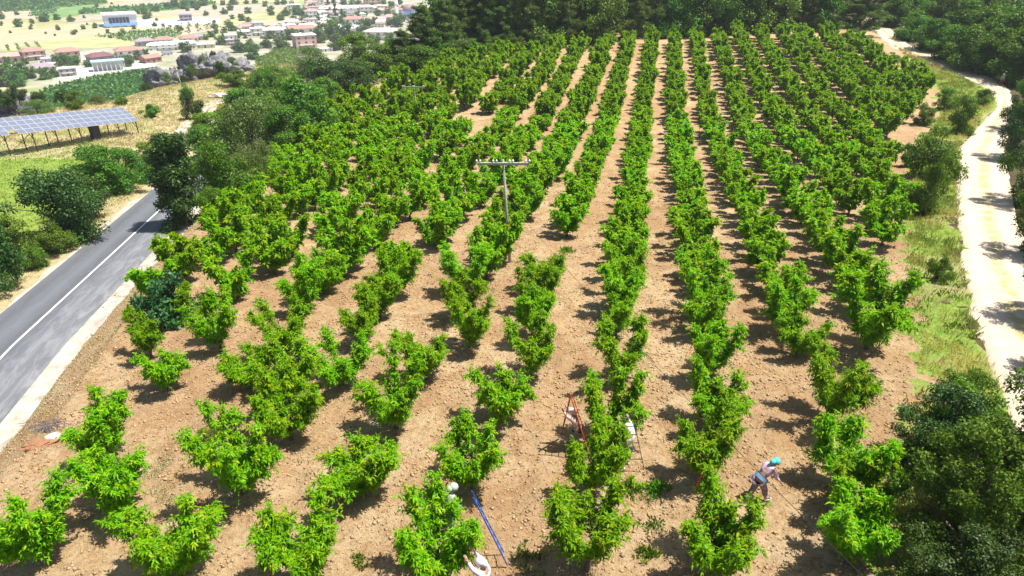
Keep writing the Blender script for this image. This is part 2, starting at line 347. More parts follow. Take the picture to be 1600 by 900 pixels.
def roff(o): return np.c_[x_road(ry)+nxr*o, ry+nyr*o]
ws = (vnoise(ry/2.2, ry*0, 8)-.5)*.8+(vnoise(ry/.9, ry*0, 9)-.5)*.3
rs = strip('road_shoulder', np.c_[x_road(ry)-nxr*(3.6+ws), ry-nyr*3.6], np.c_[x_road(ry)+nxr*(4.9+ws*2.2), ry+nyr*4.9], M['gravel'], 8, -.012, None, .14)
strip('road', roff(-2.95), roff(3.0), M['asphalt'], 10, .004)
strip('centre_line', roff(-.07), roff(.07), M['paint'], 1, .012)
def track_mat():
    m, nt, b = newmat('track_dirt'); oc = objco(nt); u = nd(nt, 'ShaderNodeAttribute', attribute_name='u').outputs['Fac']
    f = noise(nt, 1.2, 6, .65, oc); f2 = noise(nt, 12, 5, .7, oc)
    c = ramp(nt, f, [(.3, (.42, .32, .215)), (.6, (.57, .46, .33))]); c = mixc(nt, .3, c, ramp(nt, f2, [(.3, (.45, .36, .27)), (.7, (.72, .63, .5))]))
    rut = ramp(nt, u, [(.12, .0), (.22, .55), (.34, .0), (.66, .0), (.76, .55), (.88, 0)]); c = mixc(nt, mth(nt, 'MULTIPLY', rut, f), c, (.66, .58, .47))
    cen = mth(nt, 'MULTIPLY', ramp(nt, u, [(.40, 0), (.47, 1), (.57, 1), (.64, 0)]), ramp(nt, noise(nt, .8, 5, .7, oc), [(.42, 0), (.55, .9)]))
    c = mixc(nt, cen, c, (.38, .33, .14))
    nt.links.new(c, b.inputs['Base Color']); b.inputs['Roughness'].default_value = .95; bump(nt, b, f2, .6, .04); return m
M['track'] = track_mat()
jl = (vnoise(np.arange(NT)/2.2, np.zeros(NT), 31)-.5)*.5
strip('dirt_track', tl+np.c_[jl-.15, jl*0], tr+np.c_[jl*.7+.15, jl*0], M['track'], 12, .0, lambda a, b: ground(a, b, False)+.02, .13)
# pale path climbing the dry hill
pth = np.array(PW([(282, 212), (300, 196), (318, 180), (326, 168), (345, 158), (395, 150)])); pn = resamp(pth, 40)
dd = unit(np.gradient(pn, axis=0)); nn = np.c_[dd[:, 1], -dd[:, 0]]; wd = 1.1+.5*vnoise(np.arange(40)/4, np.zeros(40), 4)[:, None]
strip('hill_path', pn-nn*wd, pn+nn*wd, M['gravel'], 4, .12)
# ------------------------------------------------------------------ peach trees
def peach(seed, nlimb, H, Rad, leaves, LL, LW, sides=5):
    r = np.random.default_rng(seed); paths = []; h0 = r.uniform(.15, .28)
    paths.append((np.array([(0, 0, -.1), (.02, 0, h0*.6), (0, .02, h0+.05)]), [.085, .07, .06]))
    sp = []; a0 = r.uniform(0, 6.28)
    for k in range(nlimb):
        a = a0+k*2*math.pi/nlimb+r.normal()*.25; hh = H*r.uniform(.62, 1.04); ro = Rad*r.uniform(.5, 1.0)
        t = np.linspace(0, 1, 6); rr = ro*(t**.8); z = h0+(hh-h0)*t**1.1; w = r.normal(size=2)*.1
        P = np.c_[np.cos(a)*rr+w[0]*t*t, np.sin(a)*rr+w[1]*t*t, z]; paths.append((P, np.linspace(.05, .012, 6)))
        sp.append((P, 1.0))
        for q in range(r.integers(2, 4)):
            tt = r.uniform(.25, .8); b = np.array([np.interp(tt, t, P[:, i]) for i in range(3)])
            a2 = a+r.choice([-1, 1])*r.uniform(.5, 1.5); ln = r.uniform(.38, .7)*Rad/1.25
            tq = np.linspace(0, 1, 4)[:, None]; d = unit(np.array([math.cos(a2), math.sin(a2), r.uniform(.35, 1.1)]))
            Pq = b+d*ln*tq+np.array([0, 0, .12])*tq**2; paths.append((Pq, np.linspace(.022, .007, 4))); sp.append((Pq, .8))
    tot = sum(w*np.linalg.norm(p[-1]-p[0]) for p, w in sp); PP = []; DD = []; NN = []; T = []; SH = []
    nsh_tot = leaves//18
    for p, w in sp:
        ns = max(3, int(nsh_tot*w*np.linalg.norm(p[-1]-p[0])/tot)); tmin = .12 if w == 1 else .05
        tt = tmin+(1.02-tmin)*r.random(ns)**.8; base = np.stack([np.interp(tt, np.linspace(0, 1, len(p)), p[:, i]) for i in range(3)], 1)
        ax = unit(p[-1]-p[0]); d = unit(rdir(ns, r)*.9+ax*.45+np.array([0, 0, .35])); ln = r.uniform(.14, .40, ns)
        m = 18; f = np.linspace(.05, 1, m)[None, :, None]
        pos = base[:, None]+d[:, None]*ln[:, None, None]*f+np.array([0, 0, -.05])*f**2
        ld = rdir(ns*m, r).reshape(ns, m, 3)*.75+d[:, None]*.45+np.array([0, 0, -.35])
        PP.append(pos.reshape(-1, 3)); DD.append(ld.reshape(-1, 3)); T.append((f[0, :, 0][None]*(.35+.65*(r.random((ns, 1)) < .35))*(.5+.5*(pos[..., 2] > H*.55))).ravel()); SH.append(np.repeat(r.random(ns), m))
    P = np.concatenate(PP); D = np.concatenate(DD); n = len(P); T = np.concatenate(T); SH = np.concatenate(SH)
    Nn = rdir(n, r)*.7+np.array([0, 0, 1.])
    k = P[:, 2] > .12; P, D, Nn, T, SH = P[k], D[k], Nn[k], T[k], SH[k]; n = len(P)
    V, Q = leafquads(P, D, Nn, LL*r.uniform(.7, 1.2, n), LW*r.uniform(.8, 1.2, n), .2, .2)
    lv = np.repeat(np.clip(.25+.35*SH+.4*r.random(n), 0, 1), 4); lt = np.repeat(np.clip(T**2.2*.9*(r.random(n)*.6+.4), 0, 1), 4)
    tv, tq = tubes(paths, sides); return V, Q, lv, lt, tv, tq
def peach_protos(n, leaves, LL, LW, tagn, seed):
    out = []
    for i in range(n):
        r = np.random.default_rng(seed+i); V, Q, lv, lt, tv, tq = peach(seed+i, int(r.integers(4, 7)), r.uniform(2.4, 2.8), r.uniform(1.05, 1.25), leaves, LL, LW, 5 if leaves > 3000 else 4)
        out.append((mesh('peach_crown'+tagn, V, Q, [M['peach_leaf']], {'lv': lv, 'lt': lt}), mesh('peach_trunk'+tagn, tv, tq, [M['bark']], None, True), (V, Q, lv, lt, tv, tq)))
    return out
PN = peach_protos(9, 12500, .14, .040, '_near', 100)
PM = peach_protos(6, 4600, .21, .085, '_mid', 200)
PF = peach_protos(5, 2200, .31, .14, '_far', 300)

OW = 'first second third fourth fifth sixth seventh eighth ninth tenth eleventh twelfth thirteenth fourteenth fifteenth sixteenth seventeenth eighteenth nineteenth twentieth'.split()
def ordn(n):
    if n <= 20: return OW[n-1]
    if n > 99: return 'hundredth' if n == 100 else 'hundred and '+ordn(n-100)
    t = {2: 'twenty', 3: 'thirty', 4: 'forty', 5: 'fifty', 6: 'sixty', 7: 'seventy', 8: 'eighty', 9: 'ninety'}[n//10]
    return {20: 'twentieth', 30: 'thirtieth', 40: 'fortieth', 50: 'fiftieth', 60: 'sixtieth', 70: 'seventieth', 80: 'eightieth', 90: 'ninetieth'}[n] if n % 10 == 0 else t+'-'+OW[n % 10-1]

UU = np.array([.1917, .9815]); VV = np.array([.9815, -.1917]); RS = 3.7; RO = -.5; TS = 2.4
# near trees: (px centre, py of trunk base, size factor)
NEAR = [(70, 885, 1.05), (197, 808, 1.08), (178, 712, 1.0), (283, 905, 1.1), (380, 775, 1.12), (456, 690, 1.08), (265, 612, .85), (238, 560, .85),
 (480, 905, 1.15), (568, 778, 1.1), (620, 672, 1.05), (683, 900, 1.1), (738, 765, 1.0), (785, 665, 1.1), (918, 888, 1.1), (920, 775, 1.05), (948, 690, 1.05),
 (1110, 898, 1.12), (1098, 745, 1.05), (1108, 672, 1.05), (1322, 885, 1.0), (1303, 765, 1.15), (1292, 655, 1.12), (1242, 562, 1.05), (1352, 548, 1.5), (392, 612, .9),
 (538, 605, .9), (668, 590, .95), (452, 548, .9), (345, 548, 1.0), (830, 590, 1.0), (965, 600, 1.05), (1110, 590, 1.05), (735, 545, .95), (570, 540, .95), (280, 505, .8),
 (1368, 345, 1.3), (1325, 820, .95)]
pts = [(*W(a, b)[:2], s, True) for a, b, s in NEAR]; pts = [(a, b, s*.98, t) for a, b, s, t in pts]
nearxy = np.array([p[:2] for p in pts])
BARE = [inp for inp in [PW([(815, 372), (800, 455), (925, 440), (930, 385)]), PW([(725, 175), (735, 235), (780, 225), (775, 180)]), PW([(440, 205), (455, 240), (500, 235), (500, 200)])]]
OX = np.array([p[0] for p in ORCH]); OY = np.array([p[1] for p in ORCH])
for k in range(-18, 34):
    r = np.random.default_rng(1000+k); lo = 7.+(k % 3)*.9
    for j in range(0, 60):
        lft = 1.6 if k < -1 else .5; lb = 1.06 if k < -1 else 1.0
        q = VV*(RO+k*RS+r.normal()*.22*lft)+UU*(lo+j*TS+r.normal()*.28*lft)
        px, py = proj(q[0], q[1], float(ground(q[0], q[1], False)))
        if not inpoly(q[0], q[1], ORCH) or q[1] < 5: continue
        if any(inpoly(q[0], q[1], b) for b in BARE) or r.random() < .02: continue
        if np.min(np.hypot(*(nearxy-q).T)) < 1.8: continue
        if py > 985 or (py > 650 and px > 0 and py < 930): continue
        pts.append((q[0], q[1], r.uniform(.88, 1.14)*(lb if py < 470 else 1.0), False))
# order within rows
rows = {}
for p in pts:
    c = np.array(p[:2]); rows.setdefault(int(round((c@VV-RO)/RS)), []).append((c@UU, p))
keys = sorted(rows, reverse=True); allp = []
for ri, k in enumerate(keys):
    rows[k].sort(key=lambda t: t[0])
    for ti, (_, p) in enumerate(rows[k]): allp.append((p, ri+1, ti+1))
allp.sort(key=lambda t: t[0][1]**2+t[0][0]**2)
def inframe(p):
    px, py = proj(p[0], p[1], float(ground(p[0], p[1], False))+1); return -90 < px < 1690 and py < 1010
allp = [t for t in allp if inframe(t[0])]
print('peach trees', len(allp))
GP = 'peach trees planted in rows across the orchard'
for n, (p, ri, ti) in enumerate(allp[:300]):
    r = np.random.default_rng(5000+n); D = math.hypot(p[0], p[1])
    src = PN if D < 32 else PM if D < 62 else PF; pr = src[int(r.integers(len(src)))]
    z = float(ground(p[0], p[1], False)); s = p[2]
    look = 'large spreading' if s > 1.25 else 'bushy' if s > 1.05 else 'small' if s < .93 else 'leafy'
    t = thing('peach_tree', f'{look} peach tree, {ordn(ti)} from the near end of the {ordn(ri)} row from the right', 'peach tree', (p[0], p[1], z), r.uniform(0, 6.28), GP, (s*r.uniform(.95, 1.15), s*r.uniform(.95, 1.15), s*r.uniform(.84, 1.0)))
    link('trunk', pr[1], t); link('crown', pr[0], t)
Vs = []; Qs = []; LV = []; LT = []; mi = []; o = 0
for n, (p, ri, ti) in enumerate(allp[300:]):
    r = np.random.default_rng(9000+n); V, Q, lv, lt, tv, tq = PF[int(r.integers(len(PF)))][2]; a = r.uniform(0, 6.28); s = p[2]*1.05
    Rm = np.array([(math.cos(a), -math.sin(a), 0), (math.sin(a), math.cos(a), 0), (0, 0, 1)])*s
    for A, B, l1, l2, mm in ((V, Q, lv, lt, 0), (tv, tq, np.zeros(len(tv)), np.zeros(len(tv)), 1)):
        Vs.append(A@Rm.T+np.array([p[0], p[1], float(ground(p[0], p[1], False))])); Qs.append(B+o); o += len(A); dv = r.uniform(-.12, .12); LV.append(np.clip(l1+dv, 0, 1)); LT.append(l2); mi.append(np.full(len(B), mm))
if Vs:
    ob = link('distant_peach_trees', mesh('distant_peach_trees', np.concatenate(Vs), np.concatenate(Qs), [M['peach_leaf'], M['bark']], {'lv': np.concatenate(LV), 'lt': np.concatenate(LT)}, mi=np.concatenate(mi)))
    tag(ob, 'densely leafed far ends of the peach orchard rows in front of the wood', 'peach trees', kind='stuff')

# ------------------------------------------------------------------ other trees and shrubs
def blobcrown(r, clumps, n, L, Wd, up=.3):
    c = np.array([k[0] for k in clumps]); rad = np.array([k[1] for k in clumps]); w = rad**2; idx = r.choice(len(c), n, p=w/w.sum())
    d = rdir(n, r); rr = rad[idx]*(.45+.6*r.random(n)**.5)*(1+.18*r.normal(size=n)); P = c[idx]+d*rr[:, None]*np.array([1, 1, .85])
    D = unit(rdir(n, r)+d*.5+np.array([0, 0, -.1])); Nn = unit(d*.8+rdir(n, r)*.6+np.array([0, 0, up]))
    V, Q = leafquads(P, D, Nn, L*r.uniform(.6, 1.3, n), Wd*r.uniform(.6, 1.3, n), .15, .1)
    cl = r.random(len(c)); lv = np.clip(.55*cl[idx]+.45*r.random(n), 0, 1); lt = np.clip((d[:, 2]*.5+.2)*(r.random(n) < .35)*r.random(n), 0, 1)
    return V, Q, np.repeat(lv, 4), np.repeat(lt, 4)
def broad(seed, H, Rad, nleaf, L, mat, skirt=.12, ncl=34, narrow=False, crs=1.0):
    r = np.random.default_rng(seed); cl = []; paths = []; ht = H*skirt
    for k in range(ncl):
        f = r.random(); z = ht+(H*.93-ht)*f; prof = math.sin(math.pi*min(1, .12+.86*f))**.55 if not narrow else .95-.45*f*f
        a = r.uniform(0, 6.28); q = Rad*prof*(r.uniform(.1, .85) if narrow else r.uniform(.3, 1.0)); cr = Rad*r.uniform(.15, .33)*(1-.2*f)*crs
        c = np.array([math.cos(a)*q, math.sin(a)*q, z]); cl.append((c, cr))
    cl.append((np.array([0, 0, H*.45]), Rad*.42))
    top = np.array([0, 0, H*.8]); tp = np.array([(0, 0, -.2), (.02*H, 0, H*.3), (0, .02*H, H*.55), top]); tr0 = .028*H+.03
    paths.append((tp, np.linspace(tr0, tr0*.25, 4)))
    for c, cr in cl[:14]:
        b = np.array([0, 0, max(.1, c[2]*r.uniform(.3, .6))]); paths.append((np.array([b, (b+c)/2+np.array([0, 0, .05*H]), c]), [tr0*.35, tr0*.22, tr0*.08]))
    V, Q, lv, lt = blobcrown(r, cl, nleaf, L, L*.62); k = V[:, 2].reshape(-1, 4).min(1) > .02; V = V.reshape(-1, 4, 3)[k].reshape(-1, 3); lv = np.repeat(lv[::4][k], 4); lt = np.repeat(lt[::4][k], 4); Q = np.arange(len(V)).reshape(-1, 4)
    tv, tq = tubes(paths, 5)
    return mesh('crown_mesh', V, Q, [mat], {'lv': lv, 'lt': lt}), mesh('trunk_mesh', tv, tq, [M['bark']], None, True), H, Rad
def pine(seed, H, Rad, ntuft, L, mat, shape=1.0):
    r = np.random.default_rng(seed); paths = [(np.array([(0, 0, -.3), (.1, 0, H*.4), (.05, .1, H*.98)]), [.02*H, .014*H, .004*H])]; C = []
    nw = int(H*1.5)
    for w in range(nw):
        f = .12+.86*w/nw; z = H*f; ln = Rad*((1-f)**.75*1.05+.1)*shape
        for b in range(r.integers(4, 7)):
            a = r.uniform(0, 6.28); l = ln*r.uniform(.6, 1.1); e = r.uniform(.1, .45)
            p0 = np.array([0, 0, z]); p1 = p0+np.array([math.cos(a)*l, math.sin(a)*l, e*l]); paths.append((np.array([p0, (p0+p1)/2-np.array([0, 0, .04*l]), p1]), [.03, .02, .008]))
            for q in range(int(3+l*2.2)):
                t = r.uniform(.3, 1.05); C.append(p0+(p1-p0)*t+r.normal(size=3)*.16*np.array([1, 1, .7])*max(.6, l*.45))
    C.append(np.array([.05, .1, H])); C = np.array(C); m = max(6, ntuft//len(C)); d = rdir(len(C)*m, r); d[:, 2] = np.abs(d[:, 2])*.8+.05
    P = np.repeat(C, m, 0)+r.normal(size=(len(C)*m, 3))*.13; V, Q = leafquads(P, d, rdir(len(P), r), L*r.uniform(.7, 1.2, len(P)), L*.17*np.ones(len(P)), .1, 0)
    lv = np.repeat(np.clip(np.repeat(r.random(len(C)), m)*.6+r.random(len(P))*.4, 0, 1), 4); lt = np.repeat((r.random(len(P)) < .2)*r.random(len(P))*(d[:, 2] > .5), 4)
    tv, tq = tubes(paths, 4); return mesh('pine_crown_mesh', V, Q, [mat], {'lv': lv, 'lt': lt.astype(float)}), mesh('pine_trunk_mesh', tv, tq, [M['bark']], None, True), H, Rad
K = {}
K['oak'] = [broad(11+i, 5, 2.6, 15000, .16, M['dark_leaf'], .02, 46) for i in range(2)]
K['darkoak'] = [broad(15, 6, 1.7, 26000, .16, M['dark_leaf'], .01, 120, True)]
K['broad'] = [broad(21+i, 5, 2.5, 11000, .19, M['broad_leaf'], .04, 42) for i in range(3)]
K['bright'] = [broad(31+i, 4, 2.1, 10000, .17, M['bright_leaf'], .03, 36) for i in range(2)]
K['olive'] = [broad(41+i, 6, 3.4, 15000, .17, M['olive_leaf'], .05, 60) for i in range(2)]
K['shrub'] = [broad(51+i, 2.2, 1.5, 8000, .12, M['broad_leaf'], .01, 26) for i in range(3)]
K['darkshrub'] = [broad(56+i, 2.4, 1.5, 8000, .12, M['dark_leaf'], .01, 26) for i in range(2)]
K['broom'] = [broad(59, 1.6, 1.8, 6000, .12, M['broom_leaf'], .01, 22)]
K['fig'] = [broad(61, 2.7, 1.7, 3600, .26, M['fig_leaf'], .02, 24)]
K['forest'] = [broad(71+i, 8, 3.6, 9000, .36, M['forest_leaf'], .04, 55) for i in range(4)]
K['wood'] = [broad(81+i, 7, 3.8, 9000, .34, M['broad_leaf'], .04, 55) for i in range(2)]
K['bigtree'] = [broad(91+i, 6, 2.8, 26000, .13, M[['forest_leaf', 'broad_leaf', 'dark_leaf'][i]], .02, 90, False, .62) for i in range(3)]
K['pine'] = [pine(101+i, 10, 3.0, 24000, .42, M['needle']) for i in range(4)]
K['valley'] = [broad(111+i, 9, 4.6, 1500, 1.0, M['forest_leaf'], .03, 24) for i in range(3)]
K['poplar'] = [broad(121, 18, 2.2, 1500, 1.0, M['forest_leaf'], .03, 30)]
def plant(kind, name, label, cat, p, h=None, w=None, group=None, parts=True, seed=None):
    r = np.random.default_rng(seed if seed is not None else int(abs(p[0]*131+p[1]*977)) % 99991); src = K[kind]; cr, tk, H, Rd = src[int(r.integers(len(src)))]
    h = h or H; w = w or 2*Rd*h/H; t = thing(name, label, cat, (p[0], p[1], p[2]-.05), r.uniform(0, 6.28), group, (w/2/Rd, w/2/Rd, h/H))
    link('trunk', tk, t); link('crown', cr, t); return t
def pxplant(kind, name, label, cat, bx, by, ty, wpx, group=None):
    p = W(bx, by); d = depth(p); w = wpx*d/F; h = max(.5, top_h(p, ty)-0); return plant(kind, name, label, cat, p, h, w, group)
# (kind, name, label, category, base px, base py, top py, width px)
SH = [
 ('darkshrub','shrub','dark bush with a sunlit top at the left edge beside the road','bush',5,452,350,95),
 ('bright','shrub','bright green bush behind the dark one at the left picture edge','bush',22,405,338,78),
 ('oak','oak_tree','big dark round oak on the bank left of the asphalt road','oak tree',105,372,256,140),
 ('shrub','shrub','low dark green shrub at the foot of the big round oak','bush',88,398,350,62),
 ('shrub','shrub','small shrub on the road bank below the big round oak','bush',60,420,388,50),
 ('broad','small_tree','light green tree between the round oak and the meadow','tree',160,300,222,95),
 ('broad','small_tree','mid green tree closing the hedge above the road bend','tree',198,300,232,75),
 ('bright','shrub','yellow-green shrub at the road end of the hedge','bush',238,262,222,62),
 ('shrub','shrub','low shrub left of the narrow dark oak by the road','bush',222,285,255,45),
 ('darkoak','oak_tree','tall narrow dark oak standing where the road disappears','oak tree',292,352,200,92),
 ('broad','small_tree','green tree just right of the narrow dark roadside oak','tree',352,332,222,84),
 ('bright','shrub','bright shrub at the foot of the trees beside the orchard corner','bush',335,352,290,55),
 ('olive','small_tree','grey-green tree with bare lower branches above the orchard edge','tree',400,262,152,120),
 ('broad','small_tree','green tree above the road bend, left of the grey-green tree','tree',330,250,196,70),
 ('bright','shrub','bright green bush in front of the yellow broom on the hill','bush',335,222,175,80),
 ('broom','broom_shrub','yellow flowering broom bush on the dry hillside','bush',350,190,160,36),
 ('darkshrub','shrub','round dark bush beside the pale hill path','bush',304,188,144,32),
 ('shrub','shrub','small green bush above the round dark one, by the pole','bush',293,156,127,24),
 ('shrub','shrub','green bush right of the solar panels on dry grass','bush',238,184,163,30),
 ('shrub','shrub','low shrub at the lower end of the pale hill path','bush',312,208,180,30),
 ('shrub','shrub','wide low shrub on the dry slope right of the pole','bush',368,136,108,54),
 ('shrub','shrub','wide low bush on the dry slope under the village','bush',412,140,108,50),
 ('olive','small_tree','leafy grey-green tree on the slope above the orchard corner','tree',432,238,160,90),
 ('broad','small_tree','green tree in the dense thicket left of the orchard','tree',385,200,138,80),
 ('broad','small_tree','broad green tree in the middle of the thicket','tree',440,190,120,90),
 ('wood','small_tree','tall leafy tree in the thicket beside the orchard top left','tree',480,215,122,100),
 ('bright','small_tree','light green tree at the orchard side of the thicket','tree',510,172,120,60),
 ('broad','small_tree','mid green tree at the top of the thicket','tree',430,138,100,70),
 ('olive','small_tree','dusty green tree below the pink block of flats','tree',488,118,72,75),
 ('darkshrub','small_tree','very dark tree with bare brown twigs above the thicket','tree',515,142,88,90),
 ('oak','small_tree','dark tree touching the orchard top left corner','tree',552,142,92,80),
 ('bright','small_tree','yellow-green tree seen against the white village houses','tree',562,104,52,66),
 ('broad','small_tree','round dark green tree behind the orchard top left edge','tree',595,118,70,80),
 ('bright','shrub','light green shrub at the orchard top left edge','bush',572,128,96,50),
 ('broad','small_tree','green tree left of the tall lone pine','tree',625,104,56,60),
 ('pine','pine_tree','slim tall pine rising in front of the mosque','pine tree',662,100,6,74),
 ('pine','pine_tree','shorter pine just left of the tall one by the mosque','pine tree',630,104,46,66),
 ('pine','pine_tree','pine just right of the tall one by the mosque, at the end of the wood','pine tree',694,92,-4,76),
 ('forest','small_tree','leafy tree filling the gap right of the tall pine','tree',680,98,44,60),
 ('forest','small_tree','dark leafy tree under the tall pine by the mosque','tree',655,112,70,70),
 ('bright','shrub','light green sapling beside the bare pale bank at the wood edge','bush',688,88,48,24),
 ('shrub','shrub','bush behind the left end of the solar panels','bush',15,180,147,40),
 ('olive','shrub','grey-green bush behind the solar panels','bush',60,178,155,48),
 ('shrub','shrub','bush between the grey rock and the solar panels','bush',122,170,143,40),
 ('olive','shrub','pale low bush above the solar panels','bush',155,162,148,34),
 ('shrub','shrub','dark little bush above the middle of the solar panels','bush',190,164,148,22),
 ('shrub','verge_shrub','dense green bush between orchard and dirt track','bush',1443,340,258,66),
 ('shrub','verge_shrub','long green thicket on the verge where the track bends','bush',1455,280,196,86),
 ('shrub','verge_shrub','grey-green bush on the verge inside the track bend','bush',1494,208,152,56),
 ('bright','verge_shrub','small bright tree at the orchard corner near the track bend','bush',1474,172,136,34),
 ('shrub','verge_shrub','low green brush near the track bend','bush',1535,165,140,38),
 ('shrub','verge_shrub','green undergrowth left of the track, high up the orchard','bush',1395,96,80,30),
 ('shrub','verge_shrub','dark bush beside the upper track and the last peach trees','bush',1424,112,92,30),
 ('bright','verge_shrub','light green bramble between track and dark corner tree','bush',1490,700,600,120),
 ('shrub','verge_shrub','green bramble mound on the verge above the dark corner tree','bush',1445,735,640,80),
 ('broad','small_tree','green tree between the road bend and the grey-green tree','tree',372,318,240,80),
 ('olive','small_tree','dusty tree at the orchard edge right of the roadside oak','tree',405,290,215,75),
 ('wood','small_tree','broad green tree hiding the road behind the oak','tree',365,262,185,95),
 ('broad','small_tree','green tree in the thicket next to the orchard edge','tree',458,232,165,80),
 ('bright','shrub','bright bush at the lower end of the thicket by the orchard','bush',425,275,232,60),
 ('oak','small_tree','dark tree low in the hedge above the left road bank','tree',128,345,262,90),
 ('shrub','verge_shrub','small round bush low on the verge, left of the track','bush',1462,440,400,40),
 ('bright','verge_shrub','leafy bramble on the verge above the dark corner tree brambles','bush',1500,640,575,70),
 ('shrub','verge_shrub','narrow bush on the verge beside the big edge peach tree','bush',1412,262,225,32),
 ('bright','young_peach_tree','little peach tree alone between orchard corner and verge bushes','bush',1440,196,160,34),
 ('fig','fig_tree','blue-green fig tree with broad leaves at the orchard left edge','fig tree',272,505,428,88),
]
for s in SH: pxplant(*s)
# big dark trees in the lower right corner and along the right of the track
def corner(label, x, y, h, w, kind='bigtree', name='broadleaf_tree'): plant(kind, name, label, 'tree', (x, y, 0), h, w)
corner('big dark leafy tree filling the lower right corner', 12.2, 13.6, 4.6, 4.0)
corner('dark tree at the right edge beside the big corner tree', 14.6, 14.6, 5.6, 4.0)
corner('dark tree behind the big corner tree, next to the brambles', 13.4, 17.0, 3.2, 3.2)
corner('dark low tree at the bottom edge under the big corner tree', 10.9, 11.6, 3.0, 3.0)
GR = 'trees shading the right side of the track'
for i, (bx, by, ty, wpx) in enumerate([(1665, 500, 300, 150), (1648, 400, 215, 140), (1628, 320, 150, 135), (1612, 250, 100, 110), (1608, 205, 92, 84), (1700, 590, 400, 150)]):
    pxplant('bigtree', 'broadleaf_tree', f'dark leafy tree overhanging the right of the track, {ordn([3,4,5,6,7,2][i]-1)} from the near end' , 'tree', bx, by, ty, wpx, GR)

# the wood behind the orchard: ranks of trees set out from left to right
def rank(group, line, dy, n, kinds, hs, lab, seed, jit=2.0):
    r = np.random.default_rng(seed); L = []; lx = [p[0] for p in line]; ly = [p[1] for p in line]
    for i in range(n):
        px = lx[0]+(lx[-1]-lx[0])*(i+.5+r.normal()*.25)/n; p = W(px, float(np.interp(px, lx, ly))); y = p[1]+dy+r.normal()*jit; L.append((p[0]*y/p[1], y, kinds[int(r.integers(len(kinds)))], r.uniform(*hs)))
    L.sort(key=lambda t: t[0])
    for i, (x, y, k, h) in enumerate(L):
        if trackmask(np.array([x]), np.array([y]))[0] or inpoly(x, y, ORCH): continue
        z = float(ground(x, y, False)); cat = 'pine tree' if k == 'pine' else 'tree'
        plant(k, 'pine_tree' if k == 'pine' else 'woodland_tree', f'{"tall dark pine" if k == "pine" else "leafy dark green tree"}, {ordn(i+1)} from the left in the {lab}', cat, (x, y, z), h, None, group, seed=seed*100+i)
G1 = 'trees of the wood behind the orchard'
LN = [(700, 84), (800, 78), (900, 72), (1060, 57), (1300, 48)]
rank(G1, LN, 1.5, 18, ['pine', 'pine', 'forest', 'pine', 'wood'], (8, 11), 'front rank of the wood', 1, 1.2)
rank(G1, LN, 9, 17, ['pine', 'pine', 'forest'], (9, 12), 'second rank of the wood', 3)
rank(G1, [(700, 84), (1350, 48)], 18, 17, ['pine', 'forest', 'pine'], (10, 13), 'third rank of the wood', 5, 2.5)
rank(G1, [(690, 80), (1420, 44)], 30, 17, ['pine', 'forest'], (11, 14), 'rearmost rank of the wood', 7, 3)
plant('pine', 'pine_tree', 'wide dark pine with visible trunk where the track leaves the orchard', 'pine tree', W(1340, 58), 9.5, 9.5)
# low shrubs in front of the wood
r = np.random.default_rng(77); FS = []
for i, (bx, by) in enumerate([(705, 88), (735, 84), (770, 82), (800, 80), (835, 76), (865, 72), (905, 66), (945, 62), (985, 60), (1020, 58), (1065, 54), (1110, 52), (1150, 50), (1190, 47), (1225, 46), (1262, 45), (1300, 44)]):
    pxplant(['shrub', 'forest', 'broad', 'shrub'][i % 4], 'undergrowth_shrub', f'green undergrowth bush, {ordn(i+1)} from the left between orchard and wood', 'bush', bx, by, by-int(r.integers(16, 30)), int(r.integers(34, 52)), 'undergrowth in front of the wood')
# the wooded slope right of the track
GS = 'trees on the slope right of the track'
SL = [(1395, 42, 50, 52), (1425, 62, 44, 58), (1455, 80, 52, 62), (1485, 96, 58, 66), (1515, 108, 66, 74), (1548, 116, 74, 76), (1590, 128, 84, 90),
      (1420, 36, 60, 60), (1460, 52, 66, 70), (1500, 68, 70, 76), (1540, 84, 78, 84), (1585, 96, 84, 96), (1620, 110, 96, 90),
      (1400, 20, 56, 56), (1450, 26, 62, 66), (1500, 38, 66, 76), (1550, 50, 72, 86), (1600, 62, 80, 96), (1640, 80, 90, 96)]
for i, (bx, by, h, w) in enumerate(SL):
    rk = 'front' if i < 7 else 'middle' if i < 13 else 'back'; o_ = i+1 if i < 7 else i-6 if i < 13 else i-12
    pxplant(['forest', 'wood', 'forest'][i % 3], 'woodland_tree', f'bushy tree, {ordn(o_)} from the left in the {rk} rank right of the track', 'tree', bx, by, by-h, w, GS)

# ------------------------------------------------------------------ grass, weeds, clods
def tufts(name, label, cat, P, nb, hgt, wd, mat, seed, young=.3, spread=.09, clump=None):
    r = np.random.default_rng(seed); n = len(P); m = nb; B = np.repeat(P, m, 0)+np.c_[r.normal(size=(n*m, 2))*spread, np.zeros(n*m)]
    d = rdir(n*m, r)*.45+np.array([0, 0, 1.]); H = np.repeat(hgt*r.uniform(.5, 1.3, n), m)*r.uniform(.6, 1.1, n*m)
    V, Q = leafquads(B, d, rdir(n*m, r), H, wd*np.ones(n*m), .1, .15)
    base = np.repeat(r.random(n) if clump is None else clump, m)
    lv = np.repeat(r.random(n*m), 4); lt = np.repeat(np.clip(base*.9*(r.random(n*m)*.5+.5)*2*young, 0, 1), 4)
    return tag(link(name, mesh(name, V, Q, [mat], {'lv': lv, 'lt': lt})), label, cat, kind='stuff')
def scatter(poly, n, seed, keep=None, z=None):
    r = np.random.default_rng(seed); p = np.array(poly); out = []; lo = p.min(0); hi = p.max(0)
    q = r.uniform(lo, hi, (n*4, 2)); q = q[inpoly(q[:, 0], q[:, 1], poly)]
    if keep is not None: q = q[keep(q)]
    q = q[:n]; return np.c_[q, ground(q[:, 0], q[:, 1], False)]
